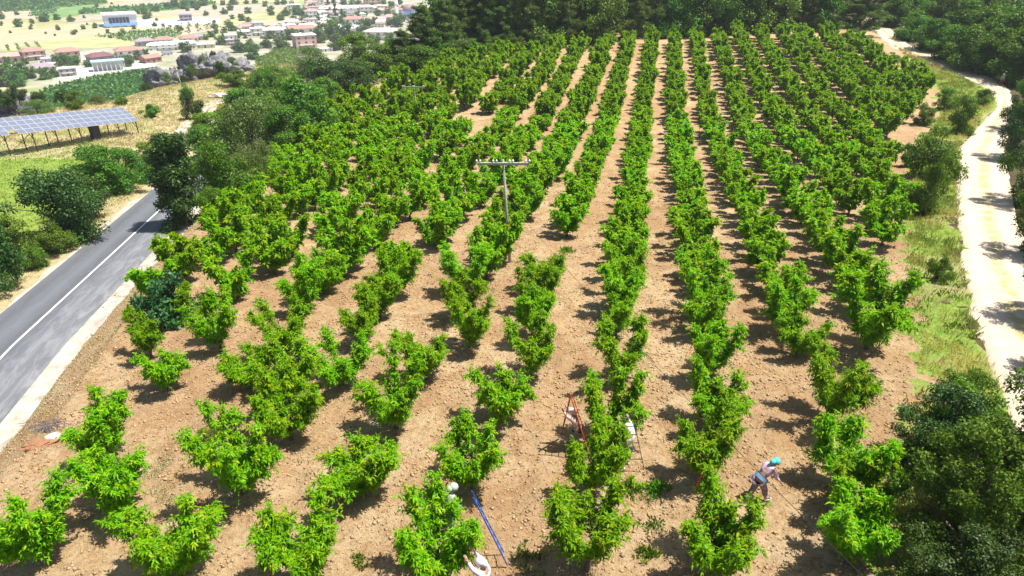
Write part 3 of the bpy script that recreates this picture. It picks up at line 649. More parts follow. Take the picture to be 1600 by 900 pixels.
VP = PW([(1420, 960), (1400, 760), (1405, 700), (1432, 600), (1436, 500), (1415, 430), (1422, 340), (1425, 262), (1445, 215), (1480, 168), (1460, 125), (1400, 76), (1395, 72), (1460, 100), (1545, 143), (1555, 160), (1500, 226), (1494, 280), (1500, 400), (1518, 500), (1570, 650), (1600, 720), (1640, 960)])
k1 = lambda q: vnoise(q[:, 0]/1.6, q[:, 1]/1.6, 55)+.25*rng.random(len(q)) > .42
P = scatter(VP, 13000, 1, k1); tufts('verge_grass', 'tall uncut green and straw grass between the orchard and the dirt track', 'grass', P, 8, .55, .04, M['grass'], 1, .8, .12, np.clip(vnoise(P[:, 0]/2.5, P[:, 1]/4, 56)*1.6-.3, 0, 1))
P = scatter(VP, 6000, 12, lambda q: vnoise(q[:, 0]/1.3, q[:, 1]/2.4, 91) > .55); tufts('verge_straw', 'golden dry grass patches along the verge of the dirt track', 'grass', P, 8, .42, .03, M['drygrass'], 12, .25, .12)
P = scatter(VP, 5000, 2, lambda q: vnoise(q[:, 0]/1.6, q[:, 1]/1.6, 57) > .5); tufts('verge_weeds', 'leafy green weeds growing through the verge grass', 'weeds', P, 10, .3, .07, M['bright_leaf'], 2, .3, .16)
MD = [(-34.5, 28), (-37.5, 60), (-40, 76), (-50, 88), (-110, 92), (-100, 40), (-60, 20)]
P = scatter(MD, 16000, 3); tufts('meadow_grass', 'bright green meadow grass between the road hedge and the solar panels', 'grass', P, 6, .32, .06, M['meadow'], 3, .45, .2, np.clip(vnoise(P[:, 0]/3, P[:, 1]/5, 58)*1.5-.4, 0, 1))
HL = [(-42, 84), (-32, 100), (-30, 130), (-36, 170), (-55, 175), (-66, 150), (-72, 118), (-86, 108), (-105, 98), (-70, 88)]
P = scatter(HL, 13000, 4); tufts('hill_grass', 'dry yellow grass covering the hilltop above the village', 'grass', P, 6, .42, .08, M['drygrass'], 4, .25, .25)
EB = [(x_road(y)+3.9, y) for y in (15, 30, 45, 60, 80)]+[(x_top(y)+.6, y) for y in (80, 60, 45, 30, 15)]
P = scatter(EB, 1500, 5, lambda q: vnoise(q[:, 0]/1.3, q[:, 1]/1.3, 59)+.15*rng.random(len(q)) > .62); tufts('bank_grass', 'thin pale grass tufts on the bank between road and orchard', 'grass', P, 7, .16, .02, M['grass'], 5, .8, .08)
BK = [(x_road(y)-3.9, y) for y in (20, 40, 60, 78)]+[(x_road(y)-7.5, y) for y in (78, 60, 40, 20)]
P = scatter(BK, 2600, 6); tufts('roadside_grass', 'dry grass and leaves on the left road bank under the hedge', 'grass', P, 6, .22, .04, M['drygrass'], 6, .6, .12)
FE = PW([(1375, 960), (1365, 700), (1395, 600), (1400, 500), (1375, 430), (1400, 345), (1420, 262), (1425, 340), (1420, 430), (1440, 500), (1436, 600), (1410, 690), (1410, 760), (1425, 960)])
P = scatter(FE, 1600, 7); tufts('field_edge_grass', 'short straw-coloured grass along the right orchard edge', 'grass', P, 6, .15, .02, M['drygrass'], 7, .5, .1)
for i, (a, b, n, rad, hh, lab) in enumerate([(1025, 770, 40, .15, .26, 'dark green weed clump in the shade beside the red ladder tree'), (1016, 818, 16, .2, .15, 'faint weed patch in the soil below the shaded clump'), (1012, 868, 34, .13, .18, 'small round green weed near the bottom edge'),
        (825, 878, 20, .25, .2, 'weed clump by the shadow right of the white-scarfed worker'), (935, 822, 14, .12, .13, 'sparse weed between two nearest trees of the middle row'), (992, 765, 20, .14, .14, 'straggly weeds just below the grey ladder'),
        (1392, 730, 40, .4, .2, 'grassy patch at the right orchard edge below the verge'), (885, 392, 24, .14, .4, 'young bright sapling in the bare gap near the power pole'), (562, 885, 14, .1, .14, 'tiny weed between the two bottom left rows')]):
    r = np.random.default_rng(600+i); c = W(a, b); q = np.c_[c[0]+r.normal(size=n)*rad, c[1]+r.normal(size=n)*rad]; ld = rdir(n*9, r)*.6+np.array([0, 0, .7]); B = np.repeat(np.c_[q, ground(q[:, 0], q[:, 1])-.02], 9, 0)
    V, Q_ = leafquads(B+ld*.05, ld, rdir(n*9, r), hh*r.uniform(.5, 1.2, n*9), .05*np.ones(n*9)); o = link('weed_clump', mesh('weed_clump', V, Q_, [M['broad_leaf'] if i != 7 else M['bright_leaf']], {'lv': np.repeat(r.random(n*9), 4), 'lt': np.repeat(r.random(n*9)*.3, 4)})); tag(o, lab, 'weed')
P = scatter(PW([(215, 740), (310, 690), (330, 720), (300, 790), (240, 800)]), 500, 8); tufts('ground_weeds', 'thin grey-green weeds between the two left rows of trees', 'weeds', P, 5, .1, .02, M['olive_leaf'], 8, .3, .08)
pxplant('bright', 'young_peach_tree', 'small yellow-green young tree between the left rows', 'young tree', 325, 700, 668, 32)
# clods of tilled soil
M['clod'] = plain('soil_clod', (.42, .275, .15), .97, var=.5, scale=3, bmp=.4)
CP = PW([(-200, 1000), (-200, 800), (0, 700), (60, 640), (150, 480), (250, 370), (340, 290), (1380, 290), (1420, 480), (1420, 700), (1400, 1000)])
r = np.random.default_rng(33); lo = np.min(CP, 0); hi = np.max(CP, 0); n = 90000; q = r.uniform(lo, hi, (n*3, 2)); q = q[inpoly(q[:, 0], q[:, 1], CP)]
q = q[(vnoise(q[:, 0]/1.1, q[:, 1]/1.1, 61)+.4*r.random(len(q)) > .5)]; q = q[r.random(len(q)) < np.clip(26/np.hypot(q[:, 0], q[:, 1]), 0, 1)**1.5][:n]; n = len(q)
oc = np.array([(1,0,0),(0,1,0),(-1,0,0),(0,-1,0),(0,0,1),(0,0,-1)], float); of = np.array([(0,1,4),(1,2,4),(2,3,4),(3,0,4),(1,0,5),(2,1,5),(3,2,5),(0,3,5)])
s = .016+.06*r.random(n)**3.5; a = r.uniform(0, 6.28, n); J = oc[None]*(.7+.6*r.random((n, 6, 1))); J = np.stack([J[..., 0]*np.cos(a)[:, None]-J[..., 1]*np.sin(a)[:, None], J[..., 0]*np.sin(a)[:, None]+J[..., 1]*np.cos(a)[:, None], J[..., 2]*.75], -1)
V = J*s[:, None, None]+np.c_[q, ground(q[:, 0], q[:, 1])+s*.2][:, None]; Fc = of[None]+6*np.arange(n)[:, None, None]
tag(link('soil_clods', mesh('soil_clods', V.reshape(-1, 3), Fc.reshape(-1, 3), [M['clod']])), 'clods of dry tilled soil lying between the peach rows', 'soil clods', kind='stuff')

r = np.random.default_rng(44); q = r.uniform(lo, hi, (90000, 2)); q = q[inpoly(q[:, 0], q[:, 1], CP)]; q = q[(vnoise(q[:, 0]/1.5, q[:, 1]/1.5, 71)+.5*r.random(len(q)) > .72)]; q = q[r.random(len(q)) < np.clip(24/np.hypot(q[:, 0], q[:, 1]), 0, 1)**1.5][:26000]; n = len(q)
d = rdir(n, r); d[:, 2] *= .25; B = np.c_[q, ground(q[:, 0], q[:, 1])+.012]; V, Q_ = leafquads(B, d, rdir(n, r)*.4+np.array([0, 0, 1.]), r.uniform(.05, .14, n), r.uniform(.012, .03, n), .1, 0)
tag(link('leaf_litter', mesh('leaf_litter', V, Q_, [M['drygrass']], {'lv': np.repeat(r.random(n), 4), 'lt': np.repeat((r.random(n) < .08)*1., 4)})), 'dry leaves and straw scattered over the orchard soil', 'leaf litter', kind='stuff')
q = r.uniform(lo, hi, (6000, 2)); q = q[inpoly(q[:, 0], q[:, 1], CP)]; q = q[vnoise(q[:, 0]/2.2, q[:, 1]/2.2, 72)+.3*r.random(len(q)) > .82]; P = np.c_[q, ground(q[:, 0], q[:, 1])]
tufts('soil_weeds', 'small scattered green weeds on the orchard soil', 'weeds', P, 7, .11, .03, M['broad_leaf'], 9, .3, .07)
# ------------------------------------------------------------------ solar array
M['steel'] = plain('dark_steel', (.05, .05, .055), .6, .3, var=.3, bmp=.1); M['alu'] = plain('aluminium_frame', (.6, .62, .64), .4, .4, var=.1, bmp=0)
def panel_mat():
    m, nt, b = newmat('solar_cells'); oc = objco(nt); sp = nd(nt, 'ShaderNodeSeparateXYZ'); nt.links.new(oc, sp.inputs[0])
    def ln(s, k): return mth(nt, 'LESS_THAN', mth(nt, 'FRACT', mth(nt, 'MULTIPLY', s, k)), .14)
    g = mth(nt, 'MAXIMUM', ln(sp.outputs[0], 6), ln(sp.outputs[1], 6))
    nt.links.new(mixc(nt, g, (.11, .13, .19), (.26, .29, .36)), b.inputs['Base Color']); b.inputs['Roughness'].default_value = .38; return m
M['cells'] = panel_mat(); M['frame'] = plain('white_panel_frame', (.62, .64, .67), .5, var=.05, bmp=0)
fl = W(14, 246); fr = W(222, 210); ax = fr-fl; Ls = float(np.hypot(ax[0], ax[1])); az = math.atan2(ax[1], ax[0])
zf0 = fl[2]+(CH+ray(8, 212)[2]/ray(8, 212)[1]*fl[1]-fl[2]); zf1 = CH+ray(221, 189)[2]/ray(221, 189)[1]*fr[1]
sol = thing('solar_array', 'long raised array of pale blue solar panels with one panel missing', 'solar panels', tuple(fl), az)
NC = 18; cw = Ls/NC; dpt, rise = 3.1, 1.5
def SP(u, v): return np.array([u*Ls, v*dpt, (zf0+(zf1-zf0)*u)-fl[2]+v*rise])   # local point of the panel plane
pm = None; nrm = unit(np.cross(SP(1, 0)-SP(0, 0), SP(0, 1)-SP(0, 0)))
for i in range(NC):
    for j in range(4):
        if i == 1 and j == 0: continue
        c = [SP((i+.02)/NC, (j+.015)/4), SP((i+.98)/NC, (j+.015)/4), SP((i+.98)/NC, (j+.985)/4), SP((i+.02)/NC, (j+.985)/4)]
        b0 = MB(); b0.add([p+nrm*k for k in (-.04, 0) for p in c], [(3, 2, 1, 0), (0, 1, 5, 4), (1, 2, 6, 5), (2, 3, 7, 6), (3, 0, 4, 7), (4, 5, 6, 7)])
        me = b0.me('solar_panel', [M['frame']])
        cc = sum(c)/4; c2 = [cc+(p-cc)*np.array([.95, .95, .95])+nrm*.005 for p in c]
        pn_ = link('solar_panel', me, sol); b1 = MB(); b1.add([p-cc for p in c2], [(0, 1, 2, 3)]); link('cell_sheet', b1.me('cell_sheet', [M['cells']]), pn_, tuple(cc))
b = MB()
for v in (.1, .5, .9): b.bar(SP(-.045, v)-nrm*.1, SP(1, v)-nrm*.1, .08)
b.build('rail_frame', M['steel'], sol)
for u in (.02, .2, .36, .53, .83, .98):
    b = MB()
    for v in (.06, .94):
        p = SP(u, v); b.bar(p-nrm*.12, (p[0], p[1], -1.2 if v > .5 else -.6), .1)
    b.bar(SP(u, .06)-np.array([0, 0, 1.0]), SP(u, .94)-np.array([0, 0, .2]), .06)
    b.build('support_leg', M['steel'], sol)
b = MB(); b.bar(SP(.04, .06)-np.array([0, 0, .3]), SP(.18, .06)-np.array([0, 0, 2.]), .05); b.bar(SP(.18, .06)-np.array([0, 0, .3]), SP(.04, .06)-np.array([0, 0, 2.]), .05); b.build('cross_brace', M['steel'], sol)
b = MB(); p = SP(.66, .3); b.box((p[0]-.55, p[1]-.3, -.9), (p[0]+.55, p[1]+.3, p[2]-.25)); cb = b.build('inverter_cabinet', plain('dark_cabinet', (.02, .018, .016), .6), sol)
b = MB(); b.box((p[0]-.5, p[1]-.34, -.6), (p[0]+.5, p[1]-.305, p[2]-.4)); b.build('door', M['steel'], cb)

# ------------------------------------------------------------------ rocks, stone, twigs, posts, poles
def rock_mat():
    m, nt, b = newmat('grey_rock'); oc = objco(nt); f = noise(nt, .8, 8, .7, oc, .5); f2 = noise(nt, 2.5, 8, .75, oc)
    c = ramp(nt, f, [(.3, (.09, .09, .10)), (.45, (.25, .25, .27)), (.6, (.42, .41, .42)), (.75, (.52, .47, .42))]); c = mixc(nt, ramp(nt, f2, [(.35, .8), (.5, 0)]), c, (.05, .05, .045))
    nt.links.new(c, b.inputs['Base Color']); b.inputs['Roughness'].default_value = .95; bump(nt, b, f2, 1., .5); return m
M['rock'] = rock_mat(); M['stone'] = plain('pale_stone', (.66, .6, .52), .9, bmp=.4)
def rock(name, label, lumps, loc, seed, rz=0, mat=None, amp=1.0):
    V = []; Q = []; o = 0; nu, nv = 84, 44
    for (c, rr) in lumps:
        u = np.linspace(0, 2*math.pi, nu+1)[:-1]; v = np.linspace(.02, math.pi*.75, nv); U, Vv = np.meshgrid(u, v)
        D = np.stack([np.sin(Vv)*np.cos(U), np.sin(Vv)*np.sin(U), np.cos(Vv)], -1)
        r_ = 1+amp*(.30*(vnoise(D[..., 0]*2.2+seed, D[..., 1]*2.2+D[..., 2]*2.2, seed)-.5)*2-.34*np.abs(vnoise(D[..., 0]*5+9, D[..., 1]*5+D[..., 2]*7, seed+1)-.5)*2+.16*(vnoise(D[..., 0]*13, D[..., 1]*13+D[..., 2]*17, seed+2)-.5)+.08*(vnoise(D[..., 0]*31, D[..., 1]*31+D[..., 2]*33, seed+3)-.5))
        P = D*r_[..., None]*np.array(rr)+np.array(c); I = np.arange(nu*nv).reshape(nv, nu)+o
        q = np.stack([I[:-1], I[1:], np.roll(I, -1, 1)[1:], np.roll(I, -1, 1)[:-1]], -1).reshape(-1, 4); V.append(P.reshape(-1, 3)); Q.append(q); o += nu*nv
    ob = link(name, mesh(name, np.concatenate(V), np.concatenate(Q), [mat or M['rock']]), None, loc, (0, 0, rz)); tag(ob, label, 'rock'); return ob
rock('rock_outcrop', 'large jagged grey rock outcrop below the village, dotted with bushes', [((5.5, 2, 1.8), (6.5, 5.5, 5.2)), ((-1, 0, -.5), (6.5, 5, 5)), ((-7.5, -3, -4.8), (5.0, 4.5, 4.0)), ((1, -3, -3.2), (8, 3, 3.5)), ((10, 4, 1.8), (4, 4, 3.6))], (-69.5, 150, -13.6), 5, .15)
rock('rock_outcrop', 'dark rounded grey rock behind the solar panels', [((0, 0, 0), (5.0, 4, 4.6)), ((4, -1, -1.5), (4, 3.5, 3.4)), ((-3.4, .5, -1.6), (3.4, 3, 3.4))], (-84, 117, -12.6), 9)
rock('rock_slab', 'pale bare rock patch beside the hill path', [((0, 0, 0), (1.3, 2.0, .6))], tuple(W(338, 188)), 12, mat=M['stone'])
rock('rock_slab', 'small pale ledge above the yellow broom bush', [((0, 0, 0), (2.2, 1.0, .7))], tuple(W(345, 152)), 13, mat=M['stone'])
for i, (bx, by, ty, w) in enumerate([(300, 108, 93, 20), (345, 108, 90, 18), (318, 92, 80, 16), (335, 88, 74, 14), (262, 118, 106, 18), (285, 124, 112, 22), (362, 96, 84, 22), (232, 142, 124, 24)]):
    e = ray(bx, by+6); Y = [147, 146, 150, 153, 143, 142, 152, 138][i]; p = np.array([0, 0, CH])+e*Y/e[1]; p[2] -= .5
    plant('darkshrub' if i % 2 else 'olive', 'rock_bush', f'scrubby bush, {ordn([3,6,4,5,1+1,2+1-0,8,1][i]) if False else ordn([4,7,5,6,2,3,8,1][i])} from the left on the large rock outcrop', 'bush', p, (by-ty)*depth(p)/F+.6, w*depth(p)/F, 'bushes on the rock outcrop')
for i, (x, y, ty, w) in enumerate([(30, 158, 140, 26), (62, 165, 150, 26), (100, 162, 146, 24), (8, 168, 148, 40)]):
    e = ray(x, y); Y = 114; p = np.array([0, 0, CH])+e*Y/e[1]; plant('darkshrub', 'rock_bush', f'dark scrub bush, {ordn([2,3,4,1][i])} from the left around the rock behind the solar panels', 'bush', p, (y-ty)*depth(p)/F+.8, w*depth(p)/F, 'bushes around the dark rock')
st = W(84, 686); rock('stone', 'smooth pale stone lying beside the pile of cut twigs', [((0, 0, 0), (.26, .18, .13))], (st[0], st[1], st[2]+.06), 17, .3, M['stone'], .35)
tw = W(78, 672); r = np.random.default_rng(3); b = MB()
for i in range(70):
    a = r.uniform(0, 3.14); c = np.array([r.normal()*.32, r.normal()*.18, .03+abs(r.normal())*.06]); d = np.array([math.cos(a), math.sin(a)*.6, r.normal()*.15])*r.uniform(.12, .35); b.tube([c-d, c+d*.2+np.array([0, 0, .02]), c+d], [.011, .009, .004], 4)
o = b.build('twig_pile', plain('grey_twigs', (.10, .095, .11), .9), loc=tuple(tw)); tag(o, 'small dark pile of cut twigs at the lower left orchard edge', 'twig pile')
md = W(62, 698); rock('soil_heap', 'low reddish heap of dug soil beside the pale stone', [((0, 0, 0), (.6, .4, .13))], (md[0], md[1], md[2]-.02), 21, .5, plain('red_soil', (.30, .15, .075), .95, bmp=.8), .6).__setitem__('category', 'soil heap')
M['white'] = plain('white_plastic', (.8, .8, .78), .5, var=.06, bmp=0); M['black'] = plain('black_paint', (.02, .02, .02), .6, bmp=0)
for (bx, by, lab) in [(134, 371, 'white marker post on the left side of the road'), (269, 356, 'white marker post on the right side by the narrow oak'), (142, 334, 'small white marker post in front of the left hedge')]:
    p = W(bx, by); t = thing('marker_post', lab, 'marker post', tuple(p), 0); b = MB(); b.box((-.07, -.05, -.2), (.07, .05, .68)); b.box((-.06, -.045, .68), (.06, .045, .8)); b.build('post', M['white'], t); b = MB(); b.box((-.073, -.053, .5), (.073, .053, .62)); b.build('reflector_band', M['black'], t)
M['wood'] = plain('weathered_pole_wood', (.42, .40, .34), .85, var=.3, scale=8, bmp=.3); M['porc'] = plain('white_porcelain', (.85, .85, .82), .25, var=.03, bmp=0); M['conc'] = plain('concrete', (.62, .6, .56), .85, bmp=.1)
def power_pole(label, bx, by, tx, ty, armpx, nins, mat, rz=0, py0=None):
    p = W(bx, by); h = top_h(p, ty)-0; d = depth(p); lean = (tx-bx)*d/F; aw = armpx*(d-.3)/F/2
    t = thing('power_pole', label, 'power pole', tuple(p)); b = MB(); b.tube([(0, 0, -.3), (lean*.5, 0, h/2), (lean, 0, h)], [.0145*h, .0115*h, .009*h], 8); b.build('pole', mat, t, True)
    z = h*.965; b = MB(); b.box((lean-aw, -.09-.01*h, z-.06), (lean+aw, .02-.01*h, z+.06)); ar = b.build('crossarm', mat, t)
    b = MB(); b.tube([(lean-aw*.22, -.12, z-.05), (lean, -.12, z-.4), (lean+aw*.22, -.12, z-.05)], [.02]*3, 5); b.build('arm_brace', M['steel'], t)
    for k in range(nins):
        x = lean-aw*.95+aw*1.9*((k//2)/max(1, nins/2-1))+(.09 if k % 2 else -.09); b = MB(); b.tube([(x, -.08, z+.06), (x, -.08, z+.1)], .015, 5); b.ball((x, -.08, z+.15), (.05, .05, .07), 8, 5); b.build('insulator', M['porc'], ar)
    return t, np.array([p[0]+lean-aw*.95, p[1]-.08, p[2]+z+.2])
_, ins1 = power_pole('grey wooden power pole with eight white insulators standing among the peach trees', 797, 412, 787, 249, 76, 8, M['wood'])
_, ins2 = power_pole('farther wooden power pole at the top left part of the orchard', 654, 192, 650, 134, 34, 6, M['wood'])
power_pole('pale concrete pole with short crossarm on the dry hill', 289, 150, 284, 108, 14, 2, M['conc'])
power_pole('little dark pole just right of the solar panels', 225, 170, 224, 153, 12, 2, M['wood'])
def wire(label, pts_, rad=.011):
    a = np.array(pts_[0], float); c = np.array(pts_[1], float); sag = pts_[2]; t = np.linspace(0, 1, 25)[:, None]; P = a*(1-t)+c*t-np.array([0, 0, 1])*sag*4*t*(1-t); b = MB(); b.tube(P, [rad]*25, 5); tag(b.build('power_cable', M['black']), label, 'cable')
wire('thin black cable running from the wooden pole down across the near trees', (ins1, np.array([8.4, -1.5, 6.9]), .9), .006)
wire('thin black cable strung between the two wooden poles', (ins2, ins1, .7), .008)
# street lamp of the village edge
p = W(462, 92); t = thing('street_lamp', 'tall pale street lamp with curved arm beside the pink block of flats', 'street lamp', tuple(p)); h = top_h(p, 56); b = MB(); b.tube([(0, 0, 0), (0, 0, h*.9), (.1, 0, h*.97), (.6, 0, h), (-.2, 0, h+.3)], [.14, .1, .08, .07, .04], 7); b.build('pole', M['conc'], t, True); b = MB(); b.box((-1.6, -.2, h+.1), (-.2, .2, h+.35)); b.build('lamp_head', M['white'], t)

# ------------------------------------------------------------------ valley: fields
def field(name, pts, mat, dz, kind='structure'):
    P = [W(x, y, VZ) for x, y in pts]; m = bpy.data.meshes.new(name); m.from_pydata([(p[0], p[1], VZ+dz) for p in P], [], [list(range(len(P)))]); m.materials.append(mat); m.update()
    if m.polygons[0].normal.z < 0: m.flip_normals()
    return tag(link(name, m), kind=kind)
def fmat(name, a, b_, c_, sc_=.05): 
    m, nt, b = newmat(name); f = noise(nt, sc_, 6, .65, objco(nt), .4); nt.links.new(ramp(nt, f, [(.3, a), (.5, b_), (.7, c_)]), b.inputs['Base Color']); b.inputs['Roughness'].default_value = .95; return m
wheat = fmat('wheat_stubble', (.40, .32, .19), (.48, .39, .24), (.36, .33, .18), .03); pale = fmat('pale_bare_soil', (.30, .28, .19), (.42, .37, .28), (.32, .32, .20)); pinks = fmat('pinkish_soil', (.42, .30, .21), (.50, .38, .27), (.5, .42, .28))
grn = fmat('green_field', (.10, .21, .05), (.15, .28, .07), (.24, .34, .10)); olv = fmat('rough_pasture', (.26, .30, .11), (.38, .38, .17), (.50, .46, .24)); scr = fmat('yard_concrete', (.45, .44, .42), (.55, .54, .52), (.66, .65, .63), .08); dirt2 = fmat('brown_plough', (.34, .27, .18), (.44, .36, .25), (.5, .43, .3))
field('village_ground', [(-300, 118), (420, 150), (900, 150), (900, 62), (760, 30), (700, -2), (560, -6), (470, 2), (420, 40), (360, 52), (330, 62), (230, 72), (120, 76), (-300, 100)], fmat('village_soil', (.20, .24, .11), (.36, .34, .24), (.50, .48, .40), .06), .04)
field('wheat_field', [(-200, 62), (0, 49), (45, 46), (105, 42), (180, 40), (225, 47), (160, 53), (110, 62), (60, 66), (0, 72), (-200, 92)], wheat, .08)
field('pasture', [(0, 80), (60, 66), (110, 62), (150, 57), (215, 65), (240, 72), (190, 74), (120, 76), (60, 80)], olv, .12)
field('wheat_field', [(240, 52), (246, 43), (300, 38), (340, 38), (350, 46), (300, 53), (285, 56)], pinks, .14)
field('yard', [(150, 41), (165, 33), (215, 28), (260, 30), (310, 26), (345, 30), (355, 36), (300, 38), (240, 44), (190, 40)], scr, .16)
field('wheat_field', [(230, 26), (300, 12), (330, 8), (460, 6), (520, 20), (430, 30), (400, 44), (350, 44), (350, 33), (310, 24)], pale, .10)
field('pasture', [(345, 30), (400, 20), (440, 14), (470, 18), (440, 30), (390, 36), (370, 46), (350, 46)], olv, .18)
field('wheat_field', [(395, 42), (400, 34), (450, 27), (500, 34), (480, 38), (430, 40), (400, 48)], wheat, .20)
field('green_field', [(-200, 24), (0, 18), (40, 18), (90, 13), (170, 5), (160, -8), (-200, -8)], grn, .10)
field('bare_field', [(0, 12), (48, 13), (45, 18), (92, 10), (90, 20), (45, 30), (0, 32), (-60, 34), (-60, 20)], dirt2, .16)
field('green_field', [(62, 34), (85, 18), (120, 8), (170, 5), (128, 16), (125, 23), (90, 30)], grn, .22)
field('green_field', [(120, 22), (130, 16), (200, 12), (225, 10), (260, 8), (330, 2), (340, 6), (270, 16), (215, 19), (160, 22)], grn, .24)
field('bare_field', [(125, 28), (125, 23), (165, 22), (172, 30), (110, 36), (90, 34)], pale, .22)
field('bare_field', [(150, 10), (180, 4), (260, -2), (280, 3), (220, 9)], pale, .26)
field('far_fields', [(-600, -2), (1700, -2), (2600, -50), (-1500, -50)], grn, .06)
field('yard', [(88, 106), (150, 103), (225, 96), (250, 104), (170, 112), (120, 124), (90, 122)], scr, .18)
field('yard', [(60, 96), (140, 86), (150, 92), (100, 97), (60, 102)], scr, .18)
field('vine_field', [(60, 150), (88, 134), (150, 121), (245, 104), (255, 128), (260, 170), (60, 190)], fmat('vineyard_floor', (.05, .10, .02), (.08, .14, .03), (.13, .18, .05)), .24)
field('vine_field', [(398, 92), (432, 77), (460, 74), (470, 100), (440, 110), (400, 110)], grn, .24)
field('green_field', [(455, 8), (470, 1), (490, 2), (482, 10), (462, 12)], fmat('bright_lawn', (.2, .36, .08), (.24, .42, .1), (.28, .44, .12)), .28)
field('green_field', [(680, 10), (690, -6), (800, -6), (800, 20)], grn, .28)
M['roadv'] = fmat('village_road', (.5, .49, .47), (.56, .55, .53), (.6, .58, .55))
def rowplants(name, label, cat, poly, ang, rs, ps, h, w, leafn, seed, mat):
    P = [W(x, y, VZ)[:2] for x, y in poly]; P = np.array(P); c = P.mean(0); u = np.array([math.cos(ang), math.sin(ang)]); v = np.array([-u[1], u[0]]); a = (P-c)@u; b_ = (P-c)@v
    A, B = np.meshgrid(np.arange(a.min(), a.max(), ps), np.arange(b_.min(), b_.max(), rs)); r = np.random.default_rng(seed); A = A+r.normal(size=A.shape)*ps*.15; Q = c+A.reshape(-1, 1)*u+B.reshape(-1, 1)*v; Q = Q[inpoly(Q[:, 0], Q[:, 1], [tuple(p) for p in P])]; n = len(Q)
    d = rdir(n*leafn, r); d[:, 2] = np.abs(d[:, 2]); base = np.repeat(np.c_[Q, np.full(n, VZ+.3)], leafn, 0)+d*np.array([w, w, h])*.5*r.uniform(.5, 1, (n*leafn, 1))
    V, F_ = leafquads(base, unit(rdir(n*leafn, r)), unit(d+rdir(n*leafn, r)*.4), np.full(n*leafn, w*.75), np.full(n*leafn, w*.6), .1, 0)
    print(name, n); return tag(link(name, mesh(name, V, F_, [mat], {'lv': np.repeat(r.random(n*leafn), 4), 'lt': np.repeat(r.random(n*leafn)*.4, 4)})), label, cat, kind='stuff')
rowplants('vineyard_rows', 'dense dark green rows filling the field behind the solar panels', 'vineyard', [(55, 150), (88, 135), (150, 122), (245, 106), (252, 128), (258, 165), (60, 185)], 1.0, 3.2, 1.6, 2.2, 2.4, 7, 1, M['vine_leaf'])
rowplants('vineyard_rows', 'bright green rows in the small field below the villa trees', 'vineyard', [(400, 94), (432, 78), (459, 75), (468, 98), (440, 108), (400, 108)], .6, 3.0, 1.6, 2.0, 2.2, 6, 2, M['bright_leaf'])
rowplants('orchard_rows', 'spaced dark green rows on the pale field in the valley middle', 'orchard rows', [(150, 57), (205, 50), (262, 46), (285, 54), (262, 63), (215, 66)], 1.35, 6.5, 3.2, 3, 2.6, 6, 3, M['vine_leaf'])
rowplants('orchard_rows', 'thin straight rows on the wheat slope at the left edge', 'orchard rows', [(0, 80), (0, 73), (60, 66), (75, 70), (50, 79)], 2.2, 7, 3, 2, 1.8, 4, 4, M['vine_leaf'])
rowplants('orchard_rows', 'widely spaced young trees on pinkish soil by the white yard', 'orchard rows', [(245, 52), (250, 43), (300, 38), (340, 39), (345, 45), (290, 54)], .4, 9, 9, 3, 2.6, 6, 5, M['forest_leaf'])
rowplants('orchard_rows', 'distant striped orchard on brown soil in the upper left', 'orchard rows', [(45, 26), (55, 10), (92, 10), (88, 20), (70, 26)], 1.15, 9, 3, 3, 3.2, 5, 6, M['vine_leaf'])
rowplants('orchard_rows', 'wide green orchard at the very top left of the picture', 'orchard rows', [(-40, 20), (-20, -4), (165, -4), (165, 6), (90, 12), (40, 18)], 1.2, 8, 4.5, 3.5, 5, 5, 7, M['vine_leaf'])
rowplants('orchard_rows', 'green orchard strip above the long white hall', 'orchard rows', [(124, 22), (130, 16), (200, 12), (330, 2), (336, 6), (270, 15), (215, 19)], .5, 8, 4.5, 3.5, 5, 5, 8, M['vine_leaf'])

# ------------------------------------------------------------------ valley: houses
M['wall'] = objcol('rendered_wall', .85, .4, .12); M['roof'] = objcol('roof_tiles', .85, .8, .3); M['glass'] = plain('dark_window', (.04, .05, .07), .15, bmp=0); M['trim'] = plain('white_trim', (.75, .74, .72), .7, bmp=0)
def mbox(a, b_, mat, nm): x = MB(); x.box(a, b_); return x.me(nm, [mat])
def hip(w, d, z, h, ov, ridge=.45):
    x, y = w/2+ov, d/2+ov; r_ = max(0, x-y*1.0) if ridge is None else x*ridge; b = MB()
    V = [(-x, -y, z), (x, -y, z), (x, y, z), (-x, y, z), (-r_, 0, z+h), (r_, 0, z+h), (-x, -y, z-.18), (x, -y, z-.18), (x, y, z-.18), (-x, y, z-.18)]
    b.add(V, [(0, 1, 5, 4), (1, 2, 5), (2, 3, 4, 5), (3, 0, 4), (6, 7, 1, 0), (7, 8, 2, 1), (8, 9, 3, 2), (9, 6, 0, 3), (9, 8, 7, 6)]); return b
